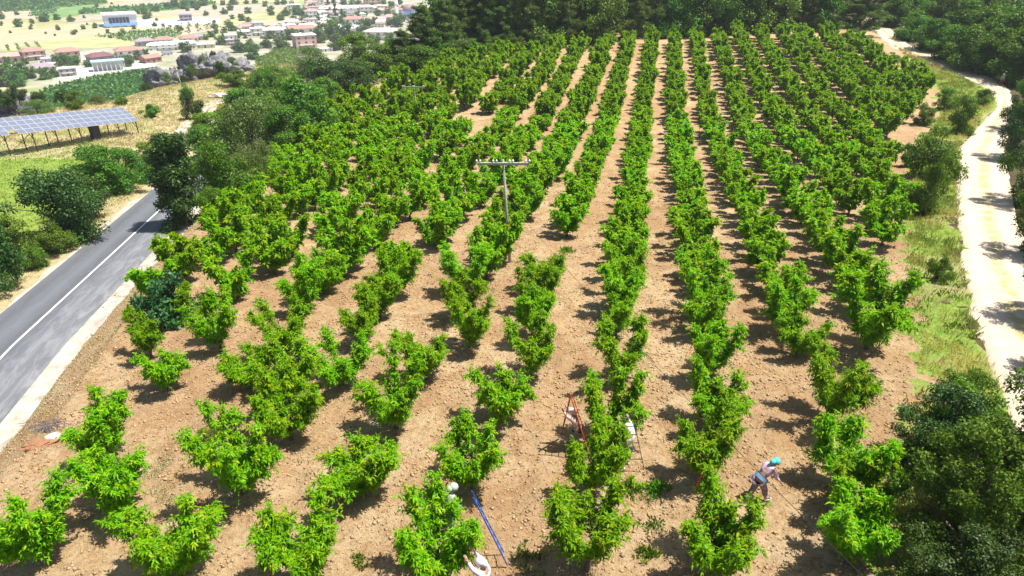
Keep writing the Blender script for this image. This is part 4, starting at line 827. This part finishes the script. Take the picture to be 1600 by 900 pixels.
def mkproto(kind):
    if kind == 'hip2': w, d, h = 12, 10, 6
    elif kind == 'hip1': w, d, h = 12, 9, 3.6
    elif kind == 'gable': w, d, h = 11, 8, 3.6
    elif kind == 'flat': w, d, h = 12, 10, 6.5
    elif kind == 'block': w, d, h = 13, 11, 9.5
    elif kind == 'long': w, d, h = 40, 12, 5.2
    elif kind == 'shed': w, d, h = 14, 9, 3.2
    parts = []; parts.append(('wall', mbox((-w/2, -d/2, 0), (w/2, d/2, h), M['wall'], 'wall'), 'w'))
    if kind in ('hip2', 'hip1'): parts.append(('roof', hip(w, d, h+.2, 2.2, .7).me('roof', [M['roof']]), 'r')); parts.append(('chimney', mbox((w*.2, d*.12, h+.6), (w*.2+.7, d*.12+.7, h+3), M['trim'], 'chimney'), 'c'))
    elif kind == 'long': parts.append(('roof', hip(w, d, h+.2, 2.4, .6, .8).me('roof', [M['roof']]), 'r'))
    elif kind in ('gable', 'shed'): 
        b = MB(); x, y = w/2+.5, d/2+.6; rz_ = 2.0 if kind == 'gable' else 1.0; b.add([(-x, -y, h), (x, -y, h), (x, 0, h+rz_), (-x, 0, h+rz_), (-x, y, h), (x, y, h), (-x, -y, h-.18), (x, -y, h-.18), (x, y, h-.18), (-x, y, h-.18)], [(0, 1, 2, 3), (3, 2, 5, 4), (6, 7, 1, 0), (8, 9, 4, 5), (0, 3, 4, 9, 6), (1, 7, 8, 5, 2), (9, 8, 7, 6)]); parts.append(('roof', b.me('roof', [M['roof']]), 'r'))
    else: parts.append(('roof', mbox((-w/2-.4, -d/2-.4, h+.003), (w/2+.4, d/2+.4, h+.35), M['roof'], 'roof'), 'r')); parts.append(('water_tank', mbox((-w*.2, -.6, h+.36), (-w*.2+1.4, .8, h+1.6), M['trim'], 'water_tank'), 'c'))
    fl_ = 1 if h < 5 else 2 if h < 8 else 3; nw = 8 if kind == 'long' else 3; mw = mbox((-.6, -.06, 0), (.6, .06, 1.2), M['glass'], 'window')
    wins = []
    for f in range(fl_):
        z = 1.1+f*3.0
        for i in range(nw):
            x = (i+.5)/nw*w-w/2
            if kind == 'shed' : wins.append((mbox((-w/nw*.38, -.06, 0), (w/nw*.38, .06, 1.6), M['glass'], 'window') if False else mw, (x, -d/2-.02, z-.3), 0)); continue
            if f == 0 and i == nw//2: continue
            wins.append((mw, (x, -d/2-.02, z), 0))
        wins.append((mw, (w/2+.02, -d*.2, z), R(90))); wins.append((mw, (-w/2-.02, -d*.2, z), R(90)))
    x = ((nw//2)+.5)/nw*w-w/2; parts.append(('door', mbox((x-.55, -d/2-.07, 0), (x+.55, -d/2+.02, 2.2), M['steel'], 'door'), 'c'))
    if fl_ > 1: parts.append(('balcony', mbox((-w*.3, -d/2-1.3, 2.9), (w*.3, -d/2-.01, 3.1), M['trim'], 'balcony'), 'c'))
    return parts, wins, w
HP = {k: mkproto(k) for k in ('hip2', 'hip1', 'gable', 'flat', 'block', 'long', 'shed')}
def house(kind, bx, by, wpx, wc, rc, label, rz=0.0, cat='house', group=None, nm=None):
    parts, wins, w0 = HP[kind]; p = W(bx, by, VZ); d = depth(p); s = wpx*d/F/w0; t = thing(nm or ('house' if cat == 'house' else 'building'), label, cat, (p[0], p[1], VZ+.1), rz+math.atan2(-p[0], p[1]), group, (s, s, max(.6, min(s, 1.2))*.88))
    wall = None
    for n_, me_, c_ in parts:
        pr = wall if n_ in ('door', 'balcony') and False else t; o = link(n_, me_, pr); o.color = (*((wc if c_ == 'w' else rc) if c_ != 'c' else (.7, .7, .7)), 1)
    for me_, l_, a_ in wins: link('window', me_, t, l_, (0, 0, a_))
    return t
WH = (.80, .79, .77); CR = (.74, .68, .56); PK = (.62, .42, .38); RD = (.46, .25, .20); RP = (.52, .36, .31); MR = (.22, .10, .11); GB = (.20, .22, .28); LB = (.42, .58, .72); GY = (.45, .42, .42); PU = (.38, .30, .34); OR = (.55, .30, .16)
HS = [
 ('gable', 23, 95, 36, PK, RP, 'wide low house with faded pink roof at the left end of the village', .1),
 ('hip2', 54, 93, 30, PK, RD, 'brown-walled house with red hipped roof, second in the left village row', .15),
 ('shed', 82, 96, 28, GY, GY, 'open grey shed between the two red-roofed houses on the left', 0),
 ('hip2', 108, 94, 31, PK, RD, 'red-roofed house with white terrace left of the maroon roof', .1),
 ('hip1', 9, 119, 32, WH, GB, 'white house with dark slate-blue roof at the left picture edge', .1),
 ('hip1', 66, 114, 34, WH, PU, 'white house with bluish roof near the dark rock', .2),
 ('shed', 36, 109, 12, WH, WH, 'tiny white hut between two white houses', 0),
 ('flat', 107, 118, 24, (.35, .33, .3), WH, 'flat-roofed pavilion with pale roof beside the white yard', 0),
 ('hip1', 158, 96, 34, PU, MR, 'house with dark maroon roof behind the light blue canopy building', .3),
 ('hip2', 203, 92, 35, WH, RD, 'white two-storey house with red roof right of the maroon roof', .1),
 ('gable', 236, 97, 26, (.4, .2, .16), RD, 'red-brown shed roofs above the rock outcrop', .5),
 ('hip1', 227, 71, 26, GY, PU, 'house with dull purple roof in front of the striped green field', .1),
 ('hip2', 258, 73, 25, WH, RD, 'white house with pinkish red roof, left of two reds', 0),
 ('hip2', 297, 70, 24, WH, RD, 'white house with red roof above the long white wall', .2),
 ('hip1', 311, 62, 20, GY, PU, 'small house with purple-grey roof right behind a red one', .1),
 ('shed', 321, 74, 28, CR, CR, 'low cream shed at the right end of the long white wall', 0),
 ('long', 270, 77, 70, WH, WH, 'long low white building behind the rock outcrop', .03),
 ('gable', 262, 86, 14, WH, GB, 'small white house with dark roof just behind the rock', .2),
 ('block', 477, 75, 32, PK, WH, 'pink unfinished block of flats with flat white roof', .2),
 ('shed', 506, 80, 24, WH, WH, 'white concrete shed right of the pink block of flats', .4),
 ('gable', 470, 50, 38, WH, RD, 'long house with big red roof and orange gable in the village middle', .2),
 ('gable', 482, 47, 24, WH, (.72, .6, .58), 'white-fronted house beside the big red roof', -.3),
 ('flat', 451, 48, 9, (.12, .25, .62), (.12, .25, .62), 'small bright blue hut left of the big red roof', 0),
 ('hip2', 430, 58, 32, WH, (.66, .55, .5), 'white villa with pale reddish roof above the dark round trees', 0),
 ('flat', 404, 55, 22, WH, WH, 'white flat-roofed house left of the villa above round trees', 0),
 ('gable', 508, 42, 20, PK, PK, 'small pink house between big red roof and white terrace row', .2),
 ('hip2', 552, 40, 26, WH, RD, 'white house with bright red roof in the village centre', .1),
 ('hip1', 545, 50, 36, WH, (.7, .7, .74), 'large white house with pale roof below the bright red one', .1),
 ('hip2', 597, 60, 46, WH, (.66, .5, .48), 'big white house with pale pink roof at the wood edge', -.3),
 ('hip1', 590, 36, 30, WH, PK, 'pinkish-roofed house above the big white one', .1),
 ('hip1', 612, 32, 24, WH, RP, 'pink-roofed low house just left of the minaret', -.2),
 ('hip2', 572, 20, 20, WH, PK, 'white house with pink hipped roof in front of the school', .1),
 ('long', 543, 20, 84, WH, WH, 'very long white school building near the top of the village', .05),
 ('hip2', 582, 6, 26, (.7, .5, .35), OR, 'orange-tinted house at the top edge behind the school', .1),
 ('long', 668, 16, 34, WH, WH, 'long white building right of the mosque dome', .2),
 ('flat', 651, 24, 20, (.75, .7, .45), CR, 'yellowish low building just right of the mosque', .1),
 ('shed', 415, 46, 18, WH, WH, 'white shed on the left edge of the far village', 0),
 ('gable', 488, 18, 20, WH, (.7, .35, .33), 'house with pale red roof above the white terrace row', .1),
 ('flat', 460, 17, 20, WH, WH, 'white house beside the bright green lawn at the top', 0),
 ('long', 515, 30, 36, WH, (.75, .7, .7), 'white terrace row left of two dark cypress trees', .1),
 ('hip1', 648, 42, 16, PK, OR, 'reddish house seen under the mosque through the trees', 0),
 ('flat', 291, 32, 18, (.25, .22, .28), (.3, .28, .36), 'dark grey hangar on the white yard', 0),
 ('gable', 361, 60, 18, WH, GY, 'grey-roofed house right of the long white wall', .1), ('gable', 380, 54, 16, WH, WH, 'white cottage above the pair of dark round trees', .3),
 ('flat', 362, 70, 16, PU, GY, 'small mauve house directly left of the dark round trees', .1),
 ('hip1', 395, 52, 14, WH, GY, 'grey-roofed small house near the left end of the far village', .1),
]
for h in HS: house(*h[:7], rz=h[7], cat='house' if h[0] not in ('long', 'shed') and 'building' not in h[6] and 'hut' not in h[6] else 'building')
r = np.random.default_rng(8); ex = []
for i in range(70): ex.append((r.uniform(365, 690), None, i))
ex.sort()
for n_, (bx, _, i) in enumerate(ex):
    by = r.uniform(6, 46) if bx > 470 else r.uniform(40, 52); k = ['hip1', 'gable', 'flat', 'hip2', 'hip1'][i % 5]; c = [RD, PK, GY, WH, RP, (.66, .5, .48)][int(r.integers(6))]
    house(k, bx, by, r.uniform(10, 19), [WH, WH, CR][int(r.integers(3))], c, f'small pale village house, {ordn(n_+1)} from the left among the crowded far roofs', r.uniform(-.5, .5), group='small houses of the far village')
# white hall with blue canopies
p = W(191, 41, VZ); s = depth(p)/F; t = thing('factory_hall', 'big white hall with dark window band and blue awnings in the valley', 'building', (p[0], p[1], VZ+.2), math.atan2(-p[0], p[1])+.05)
w = 46*s; b = MB(); b.box((-w/2, 0, 0), (w/2, 26, 10)); b.build('wall', M['trim'], t); b = MB(); b.box((-w/2-1, -1, 10.01), (w/2+1, 27, 11.2)); b.build('roof', M['trim'], t)
for k in range(6): b = MB(); x = -w*.36+k*w*.105; b.box((x, -.2, 2.5), (x+w*.09, .05, 8)); b.build('window', M['glass'], t)
blue = plain('blue_awning', (.10, .25, .62), .6, bmp=0)
for k in range(4): b = MB(); x = -w*.55+k*w*.26; b.add([(x, -9-k % 2, 1.6), (x+w*.24, -9-k % 2, 1.6), (x+w*.24, -1.2, 3.0), (x, -1.2, 3.0), (x, -9-k % 2, 1.4), (x+w*.24, -9-k % 2, 1.4), (x+w*.24, -1.2, 2.8), (x, -1.2, 2.8)], [(0, 1, 2, 3), (7, 6, 5, 4), (0, 4, 5, 1), (1, 5, 6, 2), (2, 6, 7, 3), (3, 7, 4, 0)]); b.build('awning', blue, t)
# light blue canopy building
p = W(172, 111, VZ); s = depth(p)/F; w = 47*s; t = thing('canopy_building', 'open hall with light blue flat roof on white columns', 'building', (p[0], p[1], VZ+.3), math.atan2(-p[0], p[1])+.03)
b = MB(); b.box((-w/2, -1, 5.6), (w/2, 9, 6.2)); b.build('roof', plain('light_blue_roof', LB, .6, bmp=0), t); b = MB(); b.box((-w*.45, 5, 0), (w*.45, 8.5, 5.59)); b.build('wall', M['trim'], t)
for k in range(8): b = MB(); x = -w*.47+k*w*.134; b.box((x-.25, -.6, 0), (x+.25, -.1, 5.59)); b.build('column', M['trim'], t)
# mosque
bl = plain('blue_band', (.35, .50, .72), .7, bmp=0); dm = plain('dome_lead', (.36, .24, .27), .6, bmp=0)
p = W(641, 30, VZ); s = depth(p)/F; w = 24*s; t = thing('mosque', 'mosque with purple-brown dome on pale blue walls', 'mosque', (p[0], p[1], VZ+.2), math.atan2(-p[0], p[1])+.1)
b = MB(); b.box((-w/2, -w/2, 0), (w/2, w/2, w*.42)); b.build('wall', bl, t); b = MB(); b.tube([(0, 0, w*.421), (0, 0, w*.56)], [w*.46, w*.46], 24); b.build('drum', bl, t); b = MB(); b.ball((0, 0, w*.56), (w*.47, w*.47, w*.36), 28, 10, 0.0); b.build('dome', dm, t, True)
for k in range(5): b = MB(); x = (k-2)*w*.18; b.box((x-w*.05, -w/2-.1, w*.1), (x+w*.05, -w/2+.05, w*.3)); b.build('window', M['glass'], t)
p = W(621, 30, VZ); hh = CH+ray(621, -6)[2]/ray(621, -6)[1]*p[1]-VZ; t = thing('minaret', 'slim white minaret left of the mosque dome', 'minaret', (p[0], p[1], VZ+.2)); b = MB(); b.tube([(0, 0, 0), (0, 0, hh*.2), (0, 0, hh*.21), (0, 0, hh*.84)], [2.0, 1.9, 1.45, 1.35], 14); b.build('shaft', M['trim'], t, True)
b = MB(); b.tube([(0, 0, hh*.6), (0, 0, hh*.63), (0, 0, hh*.66)], [1.4, 2.3, 2.3], 14); b.build('balcony', M['trim'], t); b = MB(); b.tube([(0, 0, hh*.84), (0, 0, hh)], [1.5, .1], 14); b.build('cone_roof', dm, t, True)
# valley trees
VT = [(30, 42, 15), (89, 31, 11), (111, 34, 11), (70, 34, 16), (48, 46, 6), (3, 30, 12), (50, 36, 8), (375, 82, 22), (392, 80, 20), (417, 75, 18), (438, 76, 26), (398, 92, 26), (345, 70, 16), (350, 68, 12), (290, 82, 20), (232, 29, 14), (214, 22, 10), (226, 22, 12), (275, 12, 18), (262, 14, 12), (290, 14, 16), (305, 12, 16), (320, 9, 14), (245, 18, 10),
      (363, 30, 8), (335, 12, 6), (357, 42, 12), (335, 36, 6), (447, 25, 14), (463, 23, 14), (478, 24, 14), (498, 18, 8), (437, 48, 12), (412, 52, 7), (575, 50, 24), (566, 56, 18), (520, 60, 34), (540, 62, 30), (500, 66, 26), (620, 42, 22), (606, 22, 12), (612, 14, 14), (600, 10, 12), (632, 30, 10), (570, 26, 10), (590, 22, 10), (550, 10, 12), (538, 10, 12), (515, 8, 10), (200, 104, 22), (140, 105, 14), (100, 106, 26), (118, 102, 18), (30, 122, 30), (48, 122, 22), (12, 100, 14), (40, 100, 12), (70, 124, 22), (85, 120, 16), (5, 134, 40), (30, 134, 30), (184, 90, 10), (215, 93, 16), (228, 88, 14), (322, 62, 10), (330, 58, 12), (690, 25, 20), (700, 40, 24), (680, 34, 18), (676, 60, 24), (560, 72, 26), (585, 76, 26), (528, 78, 26), (240, 140, 30), (250, 128, 20), (610, 70, 22), (90, 44, 6), (150, 44, 8), (160, 100, 10), (384, 60, 8), (455, 44, 8), (470, 60, 16), (455, 62, 20), (300, 76, 8), (245, 66, 8), (284, 64, 8)]
for _ in range(110): VT.append((float(r.uniform(330, 690)), float(r.uniform(4, 62)), float(r.uniform(7, 14))))
for _ in range(50): VT.append((float(r.uniform(0, 330)), float(r.uniform(4, 60)), float(r.uniform(4, 9))))
VT.sort()
for n_, (bx, by, wpx) in enumerate(VT):
    p = W(bx, by, VZ); wm = wpx*depth(p)/F*1.08; plant('valley', 'valley_tree', f'round valley tree, {ordn(n_+1)} from the left among those around the village', 'tree', p, wm*.85, wm, 'trees on the valley floor', seed=n_)
for n_, (bx, by, ty) in enumerate([(525, 30, -4), (535, 30, 12), (513, 12, -6)]):
    p = W(bx, by, VZ); plant('poplar', 'poplar_tree', ['tall dark cypress at the right end of the white terrace row', 'shorter dark cypress beside the tall one in the village', 'cypress cut by the top edge above the village'][n_], 'tree', p, top_h(p, ty), 4.5)

# ------------------------------------------------------------------ people and ladders
def skinned(name, J, E, mats, sub=1, root=None):
    ks = list(J); m = bpy.data.meshes.new(name); m.from_pydata([J[k][0] for k in ks], [(ks.index(a), ks.index(b_)) for a, b_ in E], []); o = bpy.data.objects.new(name, m); COL.objects.link(o)
    o.modifiers.new('s', 'SKIN'); sv = m.skin_vertices[0].data
    for i, k in enumerate(ks): rr = J[k][1]; sv[i].radius = rr if hasattr(rr, '__len__') else (rr, rr); sv[i].use_root = (k == (root or ks[0]))
    s = o.modifiers.new('u', 'SUBSURF'); s.levels = sub; s.render_levels = sub
    bpy.context.view_layer.update(); dg = bpy.context.evaluated_depsgraph_get(); me = bpy.data.meshes.new_from_object(o.evaluated_get(dg)); bpy.data.objects.remove(o); me.name = name; me.materials.clear()
    for a in mats: me.materials.append(a)
    me.polygons.foreach_set('use_smooth', np.ones(len(me.polygons), bool)); return me
def merge(mes, name, mat):
    V = []; F_ = []; n = 0
    for m in mes:
        V += [tuple(v.co) for v in m.vertices]; F_ += [[i+n for i in p.vertices] for p in m.polygons]; n = len(V)
    m = bpy.data.meshes.new(name); m.from_pydata(V, [], F_); m.materials.append(mat); m.polygons.foreach_set('use_smooth', np.ones(len(m.polygons), bool)); m.update(); return m
M['skin'] = plain('skin', (.42, .24, .16), .6, var=.08, bmp=0)
def person(label, loc, rz, P, cols, hat='scarf', group=None):
    """P: joint positions in local metres (+Y is where the person faces)"""
    t = thing('person', label, 'person', loc, rz, group); g = {k: np.array(v, float) for k, v in P.items()}
    J = {'pel': (g['pel'], .13), 'che': (g['che'], (.15, .11)), 'neck': (g['neck'], .055), 'h0': (g['neck']*.45+g['head']*.55, .07), 'h1': (g['head'], .088), 'h2': (g['head']+unit(g['head']-g['neck'])*.09, .062)}; E = [('pel', 'che'), ('che', 'neck'), ('neck', 'h0'), ('h0', 'h1'), ('h1', 'h2')]
    for s in 'LR':
        J['sh'+s] = (g['sh'+s], .06); J['el'+s] = (g['el'+s], .042); J['wr'+s] = (g['wr'+s], .027); hd = unit(g['wr'+s]-g['el'+s]); pa = g['wr'+s]+hd*.07; J['pa'+s] = (pa, (.038, .018)); E += [('che', 'sh'+s), ('sh'+s, 'el'+s), ('el'+s, 'wr'+s), ('wr'+s, 'pa'+s)]
        sd_ = unit(np.cross(hd, (0, 0, 1.)) if abs(hd[2]) < .9 else np.cross(hd, (0, 1., 0))); nn_ = np.cross(sd_, hd)
        for f, (of_, ln) in enumerate([(-.03, .062), (-.010, .074), (.010, .07), (.028, .055)]):
            a = pa+hd*.025+sd_*of_; J[f'f{f}{s}'] = (a, .0095); J[f'g{f}{s}'] = (a+hd*ln*.5-nn_*.006, .009); J[f'k{f}{s}'] = (a+hd*ln*.85-nn_*.03, .0075); E += [('pa'+s, f'f{f}{s}'), (f'f{f}{s}', f'g{f}{s}'), (f'g{f}{s}', f'k{f}{s}')]
        a = g['wr'+s]+hd*.03-sd_*.035; J['t0'+s] = (a, .011); J['t1'+s] = (a+hd*.035-sd_*.02-nn_*.012, .009); E += [('wr'+s, 't0'+s), ('t0'+s, 't1'+s)]
        J['hi'+s] = (g['hi'+s], .085); J['kn'+s] = (g['kn'+s], .057); J['an'+s] = (g['an'+s], .037); J['to'+s] = (g['to'+s], (.035, .025)); E += [('pel', 'hi'+s), ('hi'+s, 'kn'+s), ('kn'+s, 'an'+s), ('an'+s, 'to'+s)]
    body = skinned('body', J, E, [M['skin']], 1, 'pel')
    hz = unit(g['head']-g['neck']); fw = unit(np.array(P.get('face', (0, 1, 0)), float)); fw = unit(fw-hz*(fw@hz)); sdv = np.cross(fw, hz); hc = g['head']+hz*.02; b = MB(); b.ball(hc+fw*.095-hz*.01, (.016, .02, .025), 6, 4); b.ball(hc+fw*.082+hz*.02+sdv*.032, .013, 6, 4); b.ball(hc+fw*.082+hz*.02-sdv*.032, .013, 6, 4); b.ball(hc+fw*.082-hz*.05, (.026, .012, .008), 6, 4); b.ball(hc+sdv*.085, (.014, .02, .03), 6, 4); b.ball(hc-sdv*.085, (.014, .02, .03), 6, 4)
    link('body', merge([body, b.me('f')], 'body', M['skin']), t)
    sh = plain('shirt_cloth', cols[0], .85, var=.22, scale=9, bmp=.2); tr_ = plain('trouser_cloth', cols[1], .9, var=.6 if cols[3] else .15, scale=14, bmp=.2); hm = plain('head_cloth', cols[2], .8, var=.1, bmp=0)
    J2 = {'w': (g['pel']+(g['che']-g['pel'])*.1, (.185, .165)), 'c': (g['che'], (.195, .145)), 'n': (g['neck']-(g['neck']-g['che'])*.25, .085)}; E2 = [('w', 'c'), ('c', 'n')]
    for s in 'LR': J2['s'+s] = (g['sh'+s], .085); J2['e'+s] = (g['el'+s], .064); J2['r'+s] = (g['wr'+s]*.85+g['el'+s]*.15, .045); E2 += [('c', 's'+s), ('s'+s, 'e'+s), ('e'+s, 'r'+s)]
    link('shirt', skinned('shirt', J2, E2, [sh], 1, 'w'), t)
    J3 = {'p': (g['pel'], (.185, .165))}; E3 = []
    for s in 'LR': J3['h'+s] = (g['hi'+s]-np.array([0, 0, .04]), .125); J3['k'+s] = (g['kn'+s], .10); J3['a'+s] = (g['an'+s]*.8+g['kn'+s]*.2, .072); E3 += [('p', 'h'+s), ('h'+s, 'k'+s), ('k'+s, 'a'+s)]
    link('trousers', skinned('trousers', J3, E3, [tr_], 1, 'p'), t)
    b = MB()
    for s in 'LR': c = g['an'+s]*.4+g['to'+s]*.6; dd_ = unit(g['to'+s]-g['an'+s])
    for s in 'LR':
        c = g['an'+s]*.45+g['to'+s]*.55; bb = MB(); bb.ball((0, 0, 0), (.055, .135, .05), 10, 6); me_ = bb.me('shoe', [M['black'] if not cols[4] else M['white']], True); d2 = g['to'+s]-g['an'+s]; link('shoe', me_, t, tuple(c+np.array([0, 0, -.0])), (0, 0, math.atan2(-d2[0], d2[1])))
    b = MB(); hh_ = hc-fw*.018+hz*.012; b.ball((0, 0, 0), (.118, .128, .125), 12, 8, -.35)
    if hat == 'cap': pass
    me_ = b.me('headscarf', [hm], True); ho = link('headscarf', me_, t, tuple(hh_)); Mx = Matrix((tuple(np.cross(fw, hz)), tuple(fw), tuple(hz))).transposed(); ho.rotation_euler = Mx.to_euler()
    if hat == 'scarf': b = MB(); b.tube([(0, -.07, -.02), (0, -.10, -.12), (0, -.08, -.2)], [.08, .075, .02], 8); link('scarf_tail', b.me('scarf_tail', [hm], True), ho)
    return t
def pose(lean=0.0, H=1.0, arms='down', step=.12, lx=0):
    c, s = math.cos(lean), math.sin(lean); pel = np.array([0, 0, .88]); up = np.array([lx, s, c]); up = unit(up); P = {'pel': pel, 'che': pel+up*.34, 'neck': pel+up*.54, 'head': pel+up*.54+unit(up+np.array([0, .35, .1]))*.13}
    for k, x in (('L', -1), ('R', 1)):
        P['sh'+k] = P['che']+up*.12+np.array([x*.17, 0, 0]); P['hi'+k] = pel+np.array([x*.09, 0, -.06]); P['kn'+k] = np.array([x*.11, .06+x*step*.4, .48]); P['an'+k] = np.array([x*.12, x*step, .09]); P['to'+k] = np.array([x*.14, x*step+.15, .04])
        if arms == 'down': P['el'+k] = P['sh'+k]+np.array([x*.06, .08, -.26]); P['wr'+k] = P['el'+k]+np.array([0, .16, -.18])
        elif arms == 'reach': P['el'+k] = P['sh'+k]+np.array([x*.05, .22, -.08]); P['wr'+k] = P['el'+k]+np.array([-x*.03, .22, .1])
        elif arms == 'up': P['el'+k] = P['sh'+k]+np.array([x*.04, .2, .12]); P['wr'+k] = P['el'+k]+np.array([-x*.04, .14, .2])
    return {k: v*H for k, v in P.items()}
G = lambda x, y: (x, y, float(ground(x, y))-.02)
w2 = W(1181, 791); person('worker in lilac shirt and teal headscarf bending forward on bare soil', G(w2[0], w2[1]+.1), R(-70), pose(.75, .98, 'down', .24), ((.62, .45, .60), (.22, .17, .21), (.08, .48, .52), True, True))
b = MB(); pz = person.__defaults__
w1 = W(762, 945, 0); person('worker with white headscarf and white shirt reaching into a tree at the bottom edge', G(w1[0], w1[1]), R(68), pose(.22, .98, 'up', .1), ((.66, .65, .70), (.22, .2, .3), (.74, .73, .71), False, False))
w3 = W(900, 700); person('worker in pale pink top and grey trousers beside the orange ladder', G(w3[0], w3[1]), R(75), pose(.3, .95, 'up', .06), ((.58, .40, .38), (.17, .15, .18), (.62, .45, .42), False, False))
w4 = W(978, 728); person('worker in white behind the grey ladder, mostly hidden by leaves', G(w4[0], w4[1]), R(20), pose(.1, .98, 'up', .08), ((.72, .70, .72), (.04, .045, .07), (.7, .7, .7), False, True))
w5 = W(700, 838); person('worker with pale green headscarf and white gloves half hidden in foliage', (w5[0], w5[1], .12), R(-60), pose(.35, .98, 'down', .08), ((.34, .38, .36), (.2, .2, .25), (.42, .52, .42), False, False))
w6 = W(1563, 134); person('person with white headscarf and dark red trousers walking on the track', G(w6[0], w6[1]), R(150), pose(.08, .98, 'down', .2), ((.30, .36, .32), (.24, .035, .07), (.8, .8, .8), False, False))
def ladder(name, label, cat, a0, a1, wv, mat, nr=7, leg=None, legmat=None):
    """a0 base centre, a1 top centre, wv half width vector"""
    a0, a1, wv = [np.array(q, float) for q in (a0, a1, wv)]; t = thing(name, label, cat, tuple(a0)); L = a1-a0
    for s in (-1, 1): b = MB(); b.bar(s*wv, L+s*wv*.55, .034, .024); b.build('side_rail', mat, t)
    for k in range(1, nr+1): f = k/(nr+1); b = MB(); b.bar(L*f-wv*(1-.45*f), L*f+wv*(1-.45*f), .022); b.build('rung', mat, t)
    if leg is not None: b = MB(); b.bar(L, np.array(leg, float)-a0, .045); b.build('prop_leg', legmat or mat, t)
    return t
bp = plain('blue_paint', (.02, .10, .38), .5, bmp=0); op = plain('orange_red_paint', (.48, .10, .035), .55, bmp=0); gp = plain('grey_metal', (.16, .15, .16), .5, bmp=0); rp = plain('red_paint', (.42, .03, .03), .5, bmp=0)
a = W(790, 878); ladder('ladder', 'blue ladder seen edge-on leaning into a tree', 'ladder', (a[0], a[1], 0), (a[0]-.84, a[1]+.05, 2.25), (-.05, .22, 0), bp, 7)
a = W(993, 738); ladder('ladder', 'dark grey ladder leaning on the right side of a tree', 'ladder', (a[0], a[1], 0), (a[0]-.42, a[1]+.15, 2.15), (.24, .0, 0), gp, 6)
a = W(920, 709); q = W(877, 688); ladder('ladder', 'orange tripod ladder behind the worker in the pale pink top', 'ladder', (a[0], a[1], 0), (1.86, a[1]+.15, 2.1), (.03, .2, 0), op, 6, (q[0], q[1], 0))
a = W(1103, 783); ladder('ladder', 'red ladder almost hidden between two trees near the bending worker', 'ladder', (a[0], a[1]-.1, 0), (a[0]-.1, a[1]+.1, 1.15), (.12, .05, 0), rp, 4, (a[0]-.35, a[1]+.3, 0))
# belt band of the bending worker
for o in bpy.data.objects:
    if o.get('label', '').startswith('worker in lilac'): 
        P_ = pose(.75, .98, 'down', .24); c = P_['pel']+(P_['che']-P_['pel'])*.12; ax_ = unit(P_['che']-P_['pel']); b = MB(); b.tube([c-ax_*.05, c+ax_*.07], [(.205), (.21)], 14, cap=False); link('waist_band', b.me('waist_band', [plain('light_blue_cloth', (.20, .38, .62), .8, bmp=0)], True), o)
# half hidden pale car on the hill
p = W(418, 124); t = thing('parked_car', 'small pale car half hidden by bushes on the dry slope', 'car', tuple(p), 1.2); cw_ = plain('car_paint', (.7, .71, .72), .3, bmp=0)
b = MB(); b.add([(-2, -.8, .35), (2, -.8, .35), (2, .8, .35), (-2, .8, .35), (-1.95, -.78, .85), (1.95, -.75, .8), (1.95, .75, .8), (-1.95, .78, .85)], [(3, 2, 1, 0), (0, 1, 5, 4), (1, 2, 6, 5), (2, 3, 7, 6), (3, 0, 4, 7), (4, 5, 6, 7)]); b.build('body', cw_, t)
b = MB(); b.add([(-1.6, -.74, .86), (1.0, -.74, .84), (1.0, .74, .84), (-1.6, .74, .86), (-1.2, -.6, 1.4), (.4, -.6, 1.4), (.4, .6, 1.4), (-1.2, .6, 1.4)], [(0, 1, 5, 4), (1, 2, 6, 5), (2, 3, 7, 6), (3, 0, 4, 7)]); b.build('windows', M['glass'], t); b = MB(); b.box((-1.2, -.6, 1.403), (.4, .6, 1.45)); b.build('roof', cw_, t)
for x in (-1.3, 1.3):
    for y in (-.82, .82): b = MB(); b.tube([(x, y-.09, .32), (x, y+.09, .32)], .32, 12); b.build('wheel', M['black'], t)

# ------------------------------------------------------------------ haze over the valley
hb = MB(); hb.box((-5200, -150, -66.2), (5200, 5300, 60)); hm_ = bpy.data.materials.new('haze'); hm_.use_nodes = True; nt = hm_.node_tree; nt.nodes.remove(nt.nodes['Principled BSDF'])
pv = nt.nodes.new('ShaderNodeVolumePrincipled'); pv.inputs['Color'].default_value = (.86, .92, 1, 1); pv.inputs['Density'].default_value = .00024; pv.inputs['Anisotropy'].default_value = .2; nt.links.new(pv.outputs[0], nt.nodes['Material Output'].inputs['Volume'])
tag(hb.build('haze', hm_), 'thin pale summer haze over the valley', 'haze', kind='stuff')
